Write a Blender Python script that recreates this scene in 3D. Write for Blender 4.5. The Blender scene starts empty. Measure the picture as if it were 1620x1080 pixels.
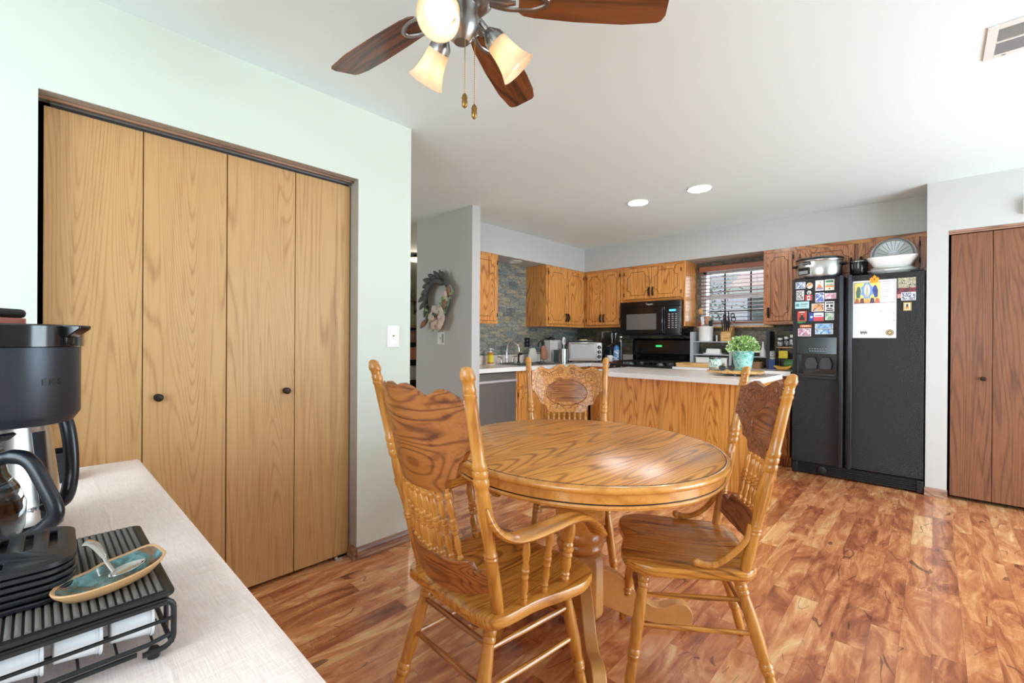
import bpy, math, random
from mathutils import Vector, Matrix, noise as mnoise
random.seed(7)
S = bpy.context.scene
R = math.radians
PI = math.pi

# ------------------------------------------------------------------ camera
CAM_Z = 1.190
cam_d = bpy.data.cameras.new('camera'); cam = bpy.data.objects.new('camera', cam_d)
S.collection.objects.link(cam); S.camera = cam
F_PX = 708.3; YAW = 0.755881; PITCH = -0.00185; ROLL = -0.0064735
cam_d.sensor_width = 36.0; cam_d.lens = 36.0 * F_PX / 1620.0; cam_d.clip_start = 0.02; cam_d.clip_end = 200
_f = Vector((math.cos(YAW) * math.cos(PITCH), math.sin(YAW) * math.cos(PITCH), math.sin(PITCH)))
_r0 = Vector((math.sin(YAW), -math.cos(YAW), 0)); _d0 = _f.cross(_r0)
_r = math.cos(ROLL) * _r0 + math.sin(ROLL) * _d0
_d = -math.sin(ROLL) * _r0 + math.cos(ROLL) * _d0
_m = Matrix((_r, -_d, -_f)).transposed().to_4x4()
cam.matrix_world = Matrix.Translation((0, 0, CAM_Z)) @ _m

# ------------------------------------------------------------------ world, sun, daylight, exposure
S.view_settings.view_transform = 'Standard'; S.view_settings.look = 'None'
S.view_settings.exposure = 0.44; S.view_settings.gamma = 1.0; S.view_settings.use_curve_mapping = False
S.cycles.use_denoising = True
S.cycles.max_bounces = 8; S.cycles.diffuse_bounces = 5; S.cycles.glossy_bounces = 4
S.cycles.transmission_bounces = 6; S.cycles.transparent_max_bounces = 8
S.cycles.sample_clamp_indirect = 6.0; S.cycles.caustics_reflective = False; S.cycles.caustics_refractive = False
world = bpy.data.worlds.new('sky'); S.world = world; world.use_nodes = True
wn = world.node_tree; wn.nodes.clear()
wo = wn.nodes.new('ShaderNodeOutputWorld'); wb = wn.nodes.new('ShaderNodeBackground')
wsky = wn.nodes.new('ShaderNodeTexSky'); wsky.sky_type = 'HOSEK_WILKIE'; wsky.turbidity = 3.0
wsky.sun_direction = Vector((-0.35, 0.55, 0.75)).normalized()
wmix = wn.nodes.new('ShaderNodeMix'); wmix.data_type = 'RGBA'; wmix.inputs[0].default_value = 0.45
wmix.inputs[7].default_value = (0.85, 0.92, 1.0, 1)
wn.links.new(wsky.outputs[0], wmix.inputs[6]); wn.links.new(wmix.outputs[2], wb.inputs[0])
wb.inputs[1].default_value = 0.95; wn.links.new(wb.outputs[0], wo.inputs[0])

def light(name, kind, loc, power, color=(1, 1, 1), size=None, size_y=None, rot=None, spot=None, radius=None):
    d = bpy.data.lights.new(name, kind); d.energy = power; d.color = color
    if kind == 'AREA':
        d.shape = 'RECTANGLE' if size_y else 'DISK'; d.size = size
        if size_y: d.size_y = size_y
    if spot: d.spot_size = spot[0]; d.spot_blend = spot[1]
    if radius is not None: d.shadow_soft_size = radius
    o = bpy.data.objects.new(name, d); o.location = loc
    if rot: o.rotation_euler = rot
    S.collection.objects.link(o); return o

sun = light('sun', 'SUN', (0, 0, 10), 2.5, (1, 0.96, 0.9)); sun.data.angle = 0.02
sun.rotation_euler = Vector((-0.35, 0.55, 0.75)).to_track_quat('Z', 'Y').to_euler()
# daylight in the patio door opening (wall behind and right of the camera) and in the window of the wall behind the camera
light('patio_daylight', 'AREA', (3.05, -2.36, 1.08), 125, (0.74, 0.89, 1.0), 2.5, 2.0, (R(103), 0, 0))
light('rear_window_daylight', 'AREA', (-1.76, 0.5, 1.45), 58, (0.74, 0.89, 1.0), 2.2, 1.3, (R(100), 0, R(-90)))
light('next_room_fill', 'AREA', (-1.0, 5.4, 1.4), 32, (0.8, 0.92, 1.0), 1.8, 1.3, (R(95), 0, R(-90)))  # added fill that brightens the hallway gap, set at a made-up unseen window
# kitchen window daylight
light('kitchen_daylight', 'AREA', (5.62, 1.68, 1.75), 4, (0.9, 0.96, 1.0), 0.62, 0.6, (R(90), 0, R(90)))

# ------------------------------------------------------------------ node helpers
class G:
    def __init__(s, name):
        s.m = bpy.data.materials.new(name); s.m.use_nodes = True; s.t = s.m.node_tree
        s.b = s.t.nodes['Principled BSDF']
    def put(s, sock, v):
        if hasattr(v, 'is_output'): s.t.links.new(v, sock)
        elif isinstance(v, (tuple, list)) and sock.type == 'RGBA' and len(v) == 3: sock.default_value = (*v, 1)
        else: sock.default_value = v
    def n(s, t, ins=None, out=0, **at):
        x = s.t.nodes.new('ShaderNode' + t)
        for k, v in at.items(): setattr(x, k, v)
        for k, v in (ins or {}).items(): s.put(x.inputs[k], v)
        return x.outputs[out]
    def m_(s, op, a, b=0.0, c=0.0): return s.n('Math', {0: a, 1: b, 2: c}, operation=op)
    def vm(s, op, a, b=(0, 0, 0), out=0): return s.n('VectorMath', {0: a, 1: b}, out, operation=op)
    def co(s): return s.n('TexCoord', out='Object') if False else s.t.nodes.new('ShaderNodeTexCoord').outputs['Object']
    def scale(s, v, sc): return s.n('Mapping', {'Vector': v, 'Scale': sc})
    def noise(s, v, sc=5.0, det=2.0, rough=0.5, dist=0.0, out='Fac'):
        x = s.t.nodes.new('ShaderNodeTexNoise'); s.put(x.inputs['Vector'], v)
        x.inputs['Scale'].default_value = sc; x.inputs['Detail'].default_value = det
        x.inputs['Roughness'].default_value = rough; x.inputs['Distortion'].default_value = dist
        return x.outputs[out]
    def ramp(s, f, stops, interp='LINEAR'):
        x = s.t.nodes.new('ShaderNodeValToRGB'); s.put(x.inputs[0], f); e = x.color_ramp.elements
        x.color_ramp.interpolation = interp
        while len(e) < len(stops): e.new(0.5)
        for k, (p, c) in enumerate(stops):
            e[k].position = p; e[k].color = (*(c if len(c) == 3 else c[:3]), 1)
        return x.outputs[0]
    def mix(s, f, a, b, mode='MIX'):
        x = s.t.nodes.new('ShaderNodeMix'); x.data_type = 'RGBA'; x.blend_type = mode
        s.put(x.inputs[0], f); s.put(x.inputs[6], a); s.put(x.inputs[7], b); return x.outputs[2]
    def bump(s, h, strength=0.2, dist=0.005):
        x = s.t.nodes.new('ShaderNodeBump'); s.put(x.inputs['Height'], h)
        x.inputs['Strength'].default_value = strength; x.inputs['Distance'].default_value = dist
        s.t.links.new(x.outputs[0], s.b.inputs['Normal'])
    def set(s, **k):
        for a, v in k.items(): s.put(s.b.inputs[a.replace('_', ' ')], v)
        return s

def lin(c):
    return tuple(((x / 255) / 12.92 if x / 255 <= 0.04045 else (((x / 255) + 0.055) / 1.055) ** 2.4) for x in c)

def paint(name, rgb, rough=0.5, metal=0.0, coat=0.0, spec=0.5, noise_amt=0.0, bump=0.0, bscale=200.0, **kw):
    g = G(name); c = lin(rgb)
    if noise_amt:
        n = g.noise(g.co(), 6.0, 4.0)
        g.set(Base_Color=g.ramp(n, [(0.3, tuple(x * (1 - noise_amt) for x in c)), (0.7, tuple(min(1, x * (1 + noise_amt)) for x in c))]))
    else: g.set(Base_Color=c)
    g.set(Roughness=rough, Metallic=metal)
    g.b.inputs['Coat Weight'].default_value = coat; g.b.inputs['Specular IOR Level'].default_value = spec
    if coat: g.b.inputs['Coat Roughness'].default_value = 0.08
    if bump: g.bump(g.noise(g.co(), bscale, 3.0), bump, 0.002)
    for a, v in kw.items(): g.put(g.b.inputs[a.replace('_', ' ')], v)
    return g.m

def emit(name, rgb, strength):
    g = G(name); c = lin(rgb); g.set(Base_Color=(0, 0, 0))
    g.put(g.b.inputs['Emission Color'], c); g.b.inputs['Emission Strength'].default_value = strength; return g.m

def oak(name, light, mid, dark, axis='z', sc=6.0, rings=9.0, rough=0.38, coat=0.35, along=0.13, line=0.75, bump=0.12, pore=0.35, vary=True, streak=62.0):
    """oak: contour lines of a stretched noise give cathedral grain, fine streaks give the pores"""
    g = G(name); L, M, D = lin(light), lin(mid), lin(dark)
    v = g.co()
    if vary:
        oi = g.t.nodes.new('ShaderNodeObjectInfo'); off = g.m_('MULTIPLY', oi.outputs['Random'], 37.0)
        v = g.vm('ADD', v, g.n('CombineXYZ', {0: off, 1: off, 2: off}))
    k = 'xyz'.index(axis); s1 = [1.0, 1.0, 1.0]; s1[k] = along
    vs = g.scale(v, tuple(s1))
    n1 = g.noise(vs, sc, 1.5, 0.45, 0.35)
    w = g.m_('SINE', g.m_('MULTIPLY', n1, rings * 6.2832 * 3.6))
    w = g.m_('POWER', g.m_('ADD', g.m_('MULTIPLY', w, 0.5), 0.5), 4.0)
    w = g.m_('MULTIPLY', w, g.m_('ADD', 0.35, g.m_('MULTIPLY', g.noise(vs, sc * 2.3, 1.0), 0.9)))
    s2 = [1.0, 1.0, 1.0]; s2[k] = 0.035
    fine = g.noise(g.scale(v, tuple(s2)), 190.0, 3.0, 0.6)
    s3 = [1.0, 1.0, 1.0]; s3[k] = 0.045
    st = g.noise(g.vm('ADD', g.scale(v, tuple(s3)), g.vm('MULTIPLY', g.noise(vs, 3.0, 1.0, out='Color'), (0.05, 0.05, 0.05))), streak, 2.5, 0.55)
    st = g.m_('MULTIPLY', g.m_('MAXIMUM', g.m_('SUBTRACT', st, 0.5), 0.0), 3.2)
    big = g.noise(v, 2.5, 2.0)
    w2 = g.m_('ADD', g.m_('ADD', g.m_('MULTIPLY', w, line), g.m_('MULTIPLY', st, line)), g.m_('MULTIPLY', fine, pore))
    col = g.ramp(w2, [(0.12, L), (0.42, M), (0.95, D)])
    col = g.mix(g.m_('MULTIPLY', g.m_('SUBTRACT', big, 0.45), 0.5), col, M)
    g.set(Base_Color=col, Roughness=g.m_('ADD', g.m_('MULTIPLY', fine, 0.15), rough - 0.07))
    g.b.inputs['Coat Weight'].default_value = coat; g.b.inputs['Coat Roughness'].default_value = 0.12
    if bump: g.bump(g.m_('ADD', w2, g.m_('MULTIPLY', fine, 0.5)), bump, 0.0015)
    return g.m

M = {}
M['oak_z'] = oak('oak_chair', (206, 142, 62), (184, 118, 44), (132, 78, 28), 'z', 7, 2.5, 0.3, 0.4, line=.35, along=.08)
M['oak_x'] = oak('oak_chair_cross', (172, 106, 48), (146, 82, 34), (88, 46, 18), 'x', 6, 9, 0.3, 0.4, line=.6, along=.06)
M['oak_y'] = oak('oak_seat', (212, 146, 62), (188, 120, 46), (118, 66, 24), 'y', 5, 9, 0.28, 0.5, line=.6)
M['oak_walnut'] = oak('oak_chair_dark_back', (160, 96, 58), (132, 74, 42), (84, 44, 24), 'x', 5, 6, 0.3, 0.4, line=.6)
M['table'] = oak('oak_table_top', (232, 162, 78), (214, 140, 60), (150, 86, 34), 'x', 4.2, 10, 0.3, 0.0, along=0.09, bump=0.02, line=.75, streak=48)
M['table_z'] = oak('oak_table_rim', (228, 160, 78), (208, 136, 56), (166, 100, 40), 'x', 5, 2.0, 0.25, 0.5, line=.3)
M['foot'] = oak('plain_birch_base', (214, 158, 92), (202, 144, 78), (180, 122, 62), 'x', 6, 1.5, 0.35, 0.3, line=.15, pore=.3, bump=.03)
M['cab'] = oak('oak_cabinet', (228, 162, 88), (214, 142, 68), (150, 84, 32), 'z', 5.0, 8, 0.3, 0.45, along=0.12, line=.6)
M['cab_x'] = oak('oak_cabinet_rail', (218, 148, 74), (200, 124, 52), (150, 84, 34), 'y', 6.0, 6, 0.3, 0.45)
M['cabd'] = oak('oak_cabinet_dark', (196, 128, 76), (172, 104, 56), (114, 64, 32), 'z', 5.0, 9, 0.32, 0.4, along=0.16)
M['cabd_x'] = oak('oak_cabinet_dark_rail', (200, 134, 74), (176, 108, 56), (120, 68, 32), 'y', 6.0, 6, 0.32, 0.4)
M['island'] = oak('oak_island_veneer', (240, 174, 92), (228, 154, 70), (176, 106, 44), 'z', 5.0, 6, 0.32, 0.35, along=0.08, vary=False, line=.7, streak=45)
M['closet'] = oak('embossed_closet_door', (204, 160, 106), (196, 150, 96), (158, 112, 64), 'z', 5.0, 13, 0.5, 0.05, along=0.05, line=0.42, bump=0.4, pore=0.45)
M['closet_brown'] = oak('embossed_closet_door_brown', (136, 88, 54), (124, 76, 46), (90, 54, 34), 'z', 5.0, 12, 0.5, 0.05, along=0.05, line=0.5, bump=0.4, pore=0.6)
M['base'] = oak('brown_baseboard', (168, 128, 104), (152, 112, 90), (118, 84, 66), 'x', 6, 5, 0.4, 0.2)
M['base_y'] = oak('brown_baseboard_y', (168, 128, 104), (152, 112, 90), (118, 84, 66), 'y', 6, 5, 0.4, 0.2)
M['blade'] = oak('fan_blade_walnut', (130, 74, 42), (104, 58, 32), (56, 30, 18), 'x', 6, 1.6, 0.35, 0.3, bump=0.02)
M['wood_lt'] = oak('light_bamboo', (222, 180, 122), (208, 162, 100), (180, 130, 72), 'y', 6, 4, 0.45, 0.1)
M['wood_lt_x'] = oak('light_turned_wood', (222, 176, 112), (208, 158, 92), (176, 122, 64), 'x', 6, 5, 0.4, 0.3)
M['shelfwood'] = oak('dark_shelf_wood', (150, 120, 90), (120, 92, 66), (80, 58, 40), 'x', 6, 5, 0.5, 0.1)
M['groove'] = paint('routed_groove', (84, 44, 18), 0.6)
M['dark_line'] = paint('dark_seam', (52, 28, 16), 0.6)
M['mint'] = paint('mint_white_wall', (216, 222, 211), 0.75, bump=0.06, bscale=260)
M['grey'] = paint('light_grey_wall', (198, 197, 194), 0.75, bump=0.06, bscale=260)
M['taupe'] = paint('taupe_jamb', (168, 160, 150), 0.6)
M['ceil'] = paint('white_ceiling', (232, 244, 245), 0.85, bump=0.08, bscale=180)
M['green'] = paint('sage_green_wall', (164, 172, 140), 0.8)
M['black'] = paint('black_enamel', (14, 14, 16), 0.18, coat=0.4)
M['blackm'] = paint('matte_black', (18, 18, 20), 0.5)
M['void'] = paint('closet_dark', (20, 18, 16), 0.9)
M['blackp'] = paint('black_plastic', (28, 30, 36), 0.28)
M['charc'] = paint('charcoal_brushed', (62, 66, 74), 0.38, metal=0.6)
M['steel'] = paint('stainless_steel', (200, 198, 194), 0.26, metal=1.0)
M['steel_dk'] = paint('dark_stainless', (128, 127, 124), 0.36, metal=0.5)
M['chrome'] = paint('chrome', (225, 225, 228), 0.08, metal=1.0)
M['nickel'] = paint('satin_nickel', (160, 158, 156), 0.3, metal=1.0)
M['bronze'] = paint('dark_bronze', (48, 36, 30), 0.4, metal=0.6)
M['brass'] = paint('aged_brass', (150, 116, 64), 0.35, metal=0.9)
M['white'] = paint('white_ceramic', (236, 234, 230), 0.25, coat=0.3)
M['whitem'] = paint('matte_white', (232, 230, 226), 0.55)
M['plate_w'] = paint('white_plastic', (238, 236, 232), 0.4)
M['vinyl'] = paint('white_vinyl', (226, 230, 234), 0.4)
M['grey_shelf'] = paint('grey_painted_metal', (176, 180, 184), 0.45)
M['blackwood'] = paint('black_painted_wood', (44, 44, 46), 0.5, noise_amt=0.2)
M['cream'] = paint('cream_laminate', (232, 222, 212), 0.35)
M['lam'] = paint('beige_laminate', (226, 214, 204), 0.22, coat=0.3, noise_amt=0.04)
M['edge'] = paint('white_laminate_edge', (240, 238, 234), 0.35)
M['pod'] = paint('white_pod_plastic', (236, 236, 238), 0.35)
M['foil'] = paint('foil_lid', (205, 205, 208), 0.3, metal=0.8)
M['teal'] = None
M['leaf'] = paint('fresh_green_leaf', (128, 176, 84), 0.5, noise_amt=0.3)
M['leafl'] = paint('pale_green_leaf', (206, 228, 168), 0.5, noise_amt=0.2)
M['wleaf'] = paint('dark_grey_wreath_leaf', (86, 86, 84), 0.6, noise_amt=0.25)
M['rose'] = paint('dusty_pink_fabric', (218, 196, 184), 0.8, bump=0.2, bscale=300)
M['burlap'] = paint('brown_burlap', (150, 112, 92), 0.9, bump=0.3, bscale=400)
M['mitt'] = paint('tan_mitt_fabric', (176, 124, 98), 0.9, noise_amt=0.15, bump=0.3, bscale=300)
M['mitt2'] = paint('cream_mitt_fabric', (226, 220, 206), 0.9, bump=0.2, bscale=300)
M['amber'] = paint('amber_soap', (214, 140, 40), 0.15)
M['yellow'] = paint('yellow_label', (232, 208, 50), 0.5)
M['blue'] = paint('blue_plastic', (70, 130, 190), 0.4)
M['navy'] = paint('navy_box', (44, 70, 130), 0.5)
M['red'] = paint('red_silicone', (176, 30, 34), 0.4)
M['orange'] = paint('orange_maple_leaf', (240, 160, 30), 0.5)
M['banana'] = paint('ripe_banana', (206, 150, 48), 0.5, noise_amt=0.3)
M['greenbag'] = paint('green_package', (90, 150, 70), 0.4, noise_amt=0.3)
M['wicker'] = paint('wicker', (170, 130, 96), 0.8, noise_amt=0.35, bump=0.5, bscale=150)
M['blind'] = paint('red_brown_blind', (156, 92, 62), 0.4)
M['blind_dk'] = paint('blind_slat', (120, 74, 58), 0.45)
M['copper'] = paint('copper_pink', (190, 120, 110), 0.3, metal=0.5)
M['napkin'] = paint('pale_green_paper', (160, 190, 170), 0.7)
M['glow'] = emit('lit_bulb', (255, 244, 230), 4.5)
M['glow_can'] = emit('lit_downlight', (250, 250, 255), 115.0)
M['display'] = emit('blue_display', (90, 200, 255), 1.2)
M['displayg'] = emit('green_display', (60, 230, 120), 1.2)
M['warm'] = emit('warm_ceiling_lamp', (255, 225, 180), 3.0)
M['seed'] = paint('grey_text', (150, 150, 152), 0.6)
M['ink'] = paint('black_ink', (30, 30, 32), 0.6)

def glass(name, col=(1, 1, 1), rough=0.02, trans=1.0):
    g = G(name); g.set(Base_Color=col, Roughness=rough); g.b.inputs['Transmission Weight'].default_value = trans
    g.b.inputs['IOR'].default_value = 1.45; return g.m
M['glass'] = glass('clear_glass', (0.95, 0.97, 0.97)); M['glassd'] = glass('smoked_plastic', (0.78, 0.8, 0.83), 0.05)

def pane(name):
    g = G(name); t = g.t; out = t.nodes['Material Output']
    tr = t.nodes.new('ShaderNodeBsdfTransparent'); gl = t.nodes.new('ShaderNodeBsdfGlossy'); gl.inputs['Roughness'].default_value = 0.02
    mx = t.nodes.new('ShaderNodeMixShader'); mx.inputs[0].default_value = 0.07
    t.links.new(tr.outputs[0], mx.inputs[1]); t.links.new(gl.outputs[0], mx.inputs[2]); t.links.new(mx.outputs[0], out.inputs[0])
    return g.m
M['pane'] = pane('window_pane')

def shade_mat():
    g = G('alabaster_shade'); n = g.noise(g.co(), 14.0, 5.0, 0.6, 1.5)
    g.set(Base_Color=g.ramp(n, [(0.35, lin((238, 214, 180))), (0.65, lin((250, 240, 222)))]), Roughness=0.35)
    g.b.inputs['Transmission Weight'].default_value = 0.0
    t = g.t; tl = t.nodes.new('ShaderNodeBsdfTranslucent'); tl.inputs[0].default_value = (*lin((255, 232, 200)), 1)
    mx = t.nodes.new('ShaderNodeMixShader'); mx.inputs[0].default_value = 0.5
    t.links.new(g.b.outputs[0], mx.inputs[1]); t.links.new(tl.outputs[0], mx.inputs[2])
    t.links.new(mx.outputs[0], t.nodes['Material Output'].inputs[0]); return g.m
M['shade'] = shade_mat()

def floor_mat():
    g = G('laminate_floor'); v = g.co(); sx = g.t.nodes.new('ShaderNodeSeparateXYZ'); g.t.links.new(v, sx.inputs[0])
    X, Y = sx.outputs[0], sx.outputs[1]; W, LN = 0.094, 0.62
    row = g.m_('FLOOR', g.m_('DIVIDE', Y, W))
    rr = g.n('TexWhiteNoise', {'W': row}, 0, noise_dimensions='1D')
    xo = g.m_('ADD', g.m_('DIVIDE', X, LN), g.m_('MULTIPLY', rr, 7.3)); colm = g.m_('FLOOR', xo)
    pid = g.n('CombineXYZ', {0: row, 1: colm})
    wnn = g.t.nodes.new('ShaderNodeTexWhiteNoise'); wnn.noise_dimensions = '2D'; g.t.links.new(pid, wnn.inputs['Vector'])
    rv, rc = wnn.outputs['Value'], wnn.outputs['Color']
    off = g.vm('MULTIPLY', rc, (9.0, 9.0, 9.0)); vp = g.vm('ADD', v, off)
    vs = g.scale(vp, (0.28, 1.0, 1.0))
    n1 = g.noise(vs, 8.0, 4.0, 0.62, 2.0)
    n2 = g.noise(g.scale(vp, (0.05, 1, 1)), 60.0, 3.0, 0.6)
    n3 = g.noise(g.scale(vp, (0.35, 1.0, 1.0)), 4.2, 1.5, 0.5, 0.9)
    ring = g.m_('ABSOLUTE', g.m_('SINE', g.m_('MULTIPLY', n3, 22.0)))
    vein = g.m_('MULTIPLY', g.m_('LESS_THAN', ring, 0.09), g.m_('GREATER_THAN', g.noise(vp, 5.0, 2.0), 0.56))
    f = g.m_('ADD', g.m_('ADD', g.m_('MULTIPLY', rv, 0.24), g.m_('MULTIPLY', n1, 1.05)), g.m_('MULTIPLY', n2, 0.16))
    f = g.m_('SUBTRACT', f, 0.22)
    col = g.ramp(f, [(0.16, lin((112, 56, 36))), (0.34, lin((158, 90, 58))), (0.48, lin((192, 120, 76))), (0.62, lin((216, 152, 102))), (0.80, lin((236, 194, 140)))])
    # fine transverse figure, pale flame
    n4 = g.noise(g.scale(vp, (1.0, 0.35, 1.0)), 70.0, 2.0, 0.6, 1.0)
    col = g.mix(g.m_('MULTIPLY', g.m_('GREATER_THAN', n4, 0.62), g.m_('MULTIPLY', g.m_('GREATER_THAN', n1, 0.5), 0.3)), col, lin((232, 188, 134)))
    col = g.mix(g.m_('MULTIPLY', vein, 0.7), col, lin((78, 40, 34)))
    fy = g.m_('FRACT', g.m_('DIVIDE', Y, W)); fx = g.m_('FRACT', xo)
    e = g.m_('MAXIMUM', g.m_('LESS_THAN', fy, 0.018), g.m_('LESS_THAN', fx, 0.004))
    col = g.mix(g.m_('MULTIPLY', e, 0.5), col, lin((96, 50, 30)))
    g.set(Base_Color=col, Roughness=g.m_('ADD', 0.2, g.m_('MULTIPLY', n2, 0.12)))
    g.b.inputs['Coat Weight'].default_value = 0.25; g.b.inputs['Coat Roughness'].default_value = 0.15
    g.bump(g.m_('SUBTRACT', g.m_('MULTIPLY', n1, 0.3), e), 0.15, 0.001)
    return g.m
M['floor'] = floor_mat()

def stone_mat(name, horiz, pal):
    g = G(name); v = g.co(); sx = g.t.nodes.new('ShaderNodeSeparateXYZ'); g.t.links.new(v, sx.inputs[0])
    X, Z = sx.outputs['XYZ'.index(horiz)], sx.outputs[2]; H, LN = 0.046, 0.16
    Z = g.m_('ADD', Z, g.m_('MULTIPLY', g.noise(g.scale(v, (1, 1, 3)), 3.0, 2.0), 0.05)); row = g.m_('FLOOR', g.m_('DIVIDE', Z, H)); rr = g.n('TexWhiteNoise', {'W': row}, 0, noise_dimensions='1D')
    xo = g.m_('ADD', g.m_('DIVIDE', X, LN), g.m_('MULTIPLY', rr, 5.7)); cl = g.m_('FLOOR', xo)
    pid = g.n('CombineXYZ', {0: row, 1: cl}); w = g.t.nodes.new('ShaderNodeTexWhiteNoise'); w.noise_dimensions = '2D'
    g.t.links.new(pid, w.inputs['Vector']); off = g.vm('MULTIPLY', w.outputs['Color'], (7, 7, 7)); vp = g.vm('ADD', v, off)
    n = g.noise(g.scale(vp, (1, 1, 2.0)), 12.0, 6.0, 0.7, 1.8)
    n2 = g.noise(g.scale(vp, (1, 1, 2.0)), 30.0, 4.0, 0.7, 1.5)
    f = g.m_('ADD', g.m_('MULTIPLY', w.outputs['Value'], 0.42), g.m_('MULTIPLY', n, 0.62))
    c = g.ramp(f, [(0.22, lin(pal[0])), (0.36, lin(pal[1])), (0.46, lin(pal[2])), (0.55, lin(pal[3])), (0.64, lin(pal[4])), (0.72, lin(pal[5])), (0.84, lin(pal[6]))])
    c = g.mix(g.m_('MULTIPLY', g.m_('LESS_THAN', n2, 0.42), 0.7), c, lin((52, 52, 48)))
    fz = g.m_('FRACT', g.m_('DIVIDE', Z, H)); fx = g.m_('FRACT', xo)
    e = g.m_('MAXIMUM', g.m_('LESS_THAN', fz, 0.07), g.m_('LESS_THAN', fx, 0.02))
    c = g.mix(g.m_('MULTIPLY', e, 0.5), c, lin((46, 46, 44)))
    g.set(Base_Color=c, Roughness=0.55); g.bump(g.m_('SUBTRACT', g.m_('ADD', n, g.m_('MULTIPLY', w.outputs['Value'], 0.8)), e), 0.5, 0.008)
    return g.m
M['stone_x'] = stone_mat('slate_ledger_tile_a', 'X', ((66, 72, 76), (122, 130, 130), (152, 154, 142), (180, 164, 134), (104, 114, 118), (162, 164, 152), (200, 156, 128))); M['stone_y'] = stone_mat('slate_ledger_tile_b', 'Y', ((60, 58, 52), (104, 98, 86), (134, 124, 106), (150, 134, 108), (88, 84, 76), (142, 134, 120), (166, 136, 108)))

def cloth_mat():
    g = G('off_white_cotton_cloth'); v = g.co()
    wx = g.noise(g.scale(v, (1, 0.05, 1)), 500.0, 1.0); wy = g.noise(g.scale(v, (0.05, 1, 1)), 500.0, 1.0)
    f = g.m_('MULTIPLY', g.m_('ADD', wx, wy), 0.5)
    g.set(Base_Color=g.ramp(f, [(0.3, lin((236, 212, 202))), (0.65, lin((252, 234, 228)))]), Roughness=0.9)
    g.b.inputs['Sheen Weight'].default_value = 0.2
    big = g.noise(g.scale(v, (1.0, 3.0, 1.0)), 7.0, 2.0)
    sx = g.t.nodes.new('ShaderNodeSeparateXYZ'); g.t.links.new(v, sx.inputs[0]); cr = None
    for ax, at_ in ((0, 0.125), (1, 1.50), (1, 0.98)):
        d = g.m_('ABSOLUTE', g.m_('SUBTRACT', g.m_('ADD', sx.outputs[ax], g.m_('MULTIPLY', big, 0.012)), at_))
        c_ = g.m_('MAXIMUM', g.m_('SUBTRACT', 1.0, g.m_('DIVIDE', d, 0.006)), 0.0); cr = c_ if cr is None else g.m_('ADD', cr, c_)
    g.bump(g.m_('ADD', g.m_('ADD', f, g.m_('MULTIPLY', big, 6.0)), g.m_('MULTIPLY', cr, 1.2)), 0.35, 0.002); return g.m
M['cloth'] = cloth_mat()

def fridge_mat():
    g = G('pebbled_black_fridge'); n = g.noise(g.co(), 160.0, 2.0, 0.5)
    g.set(Base_Color=lin((17, 17, 18)), Roughness=0.34); g.bump(n, 1.0, 0.007); return g.m
M['fridge'] = fridge_mat()

def glaze_mat():
    g = G('teal_brown_glaze'); n = g.noise(g.co(), 28.0, 4.0, 0.6, 0.8)
    g.set(Base_Color=g.ramp(n, [(0.3, lin((48, 90, 98))), (0.48, lin((112, 156, 158))), (0.58, lin((74, 112, 112))), (0.66, lin((130, 92, 58))), (0.78, lin((84, 56, 40)))]), Roughness=0.15); return g.m
M['glaze'] = glaze_mat()
M['clay'] = paint('tan_stoneware_rim', (206, 160, 112), 0.4, noise_amt=0.12)
M['rubber'] = paint('ribbed_grey_rubber', (104, 99, 94), 0.75, noise_amt=0.15, bump=0.4, bscale=500)
M['rubber_dk'] = paint('ribbed_rubber_valley', (26, 26, 28), 0.7)

def carve_mat(name, a, b):
    g = G(name); vo = g.t.nodes.new('ShaderNodeTexVoronoi'); vo.feature = 'DISTANCE_TO_EDGE'
    n = g.noise(g.co(), 18.0, 2.0, 0.5, 2.0, 'Color'); v = g.vm('ADD', g.co(), g.vm('MULTIPLY', n, (0.05, 0.05, 0.05)))
    g.t.links.new(v, vo.inputs['Vector']); vo.inputs['Scale'].default_value = 42.0
    f = g.m_('MINIMUM', g.m_('MULTIPLY', vo.outputs['Distance'], 5.0), 1.0)
    g.set(Base_Color=g.ramp(f, [(0.0, lin(b)), (0.35, lin(a))]), Roughness=0.4); g.bump(f, 0.6, 0.004)
    g.b.inputs['Coat Weight'].default_value = 0.3
    return g.m
M['carve'] = carve_mat('pressed_oak', (204, 138, 66), (150, 90, 38)); M['carve_dk'] = carve_mat('pressed_oak_dark', (140, 82, 50), (92, 50, 28))

def picture(name, cols, sc=60.0):
    """printed picture: patches of its own printed colours"""
    g = G(name); n = g.noise(g.co(), sc, 2.0, 0.6, 0.6)
    k = len(cols); g.set(Base_Color=g.ramp(n, [(0.3 + 0.4 * i / max(1, k - 1), lin(c)) for i, c in enumerate(cols)], 'CONSTANT'), Roughness=0.35)
    return g.m

M['teal'] = picture('mottled_turquoise_glaze', [(96, 176, 172), (166, 214, 210), (126, 200, 194), (60, 130, 134)], 22.0)
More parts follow.
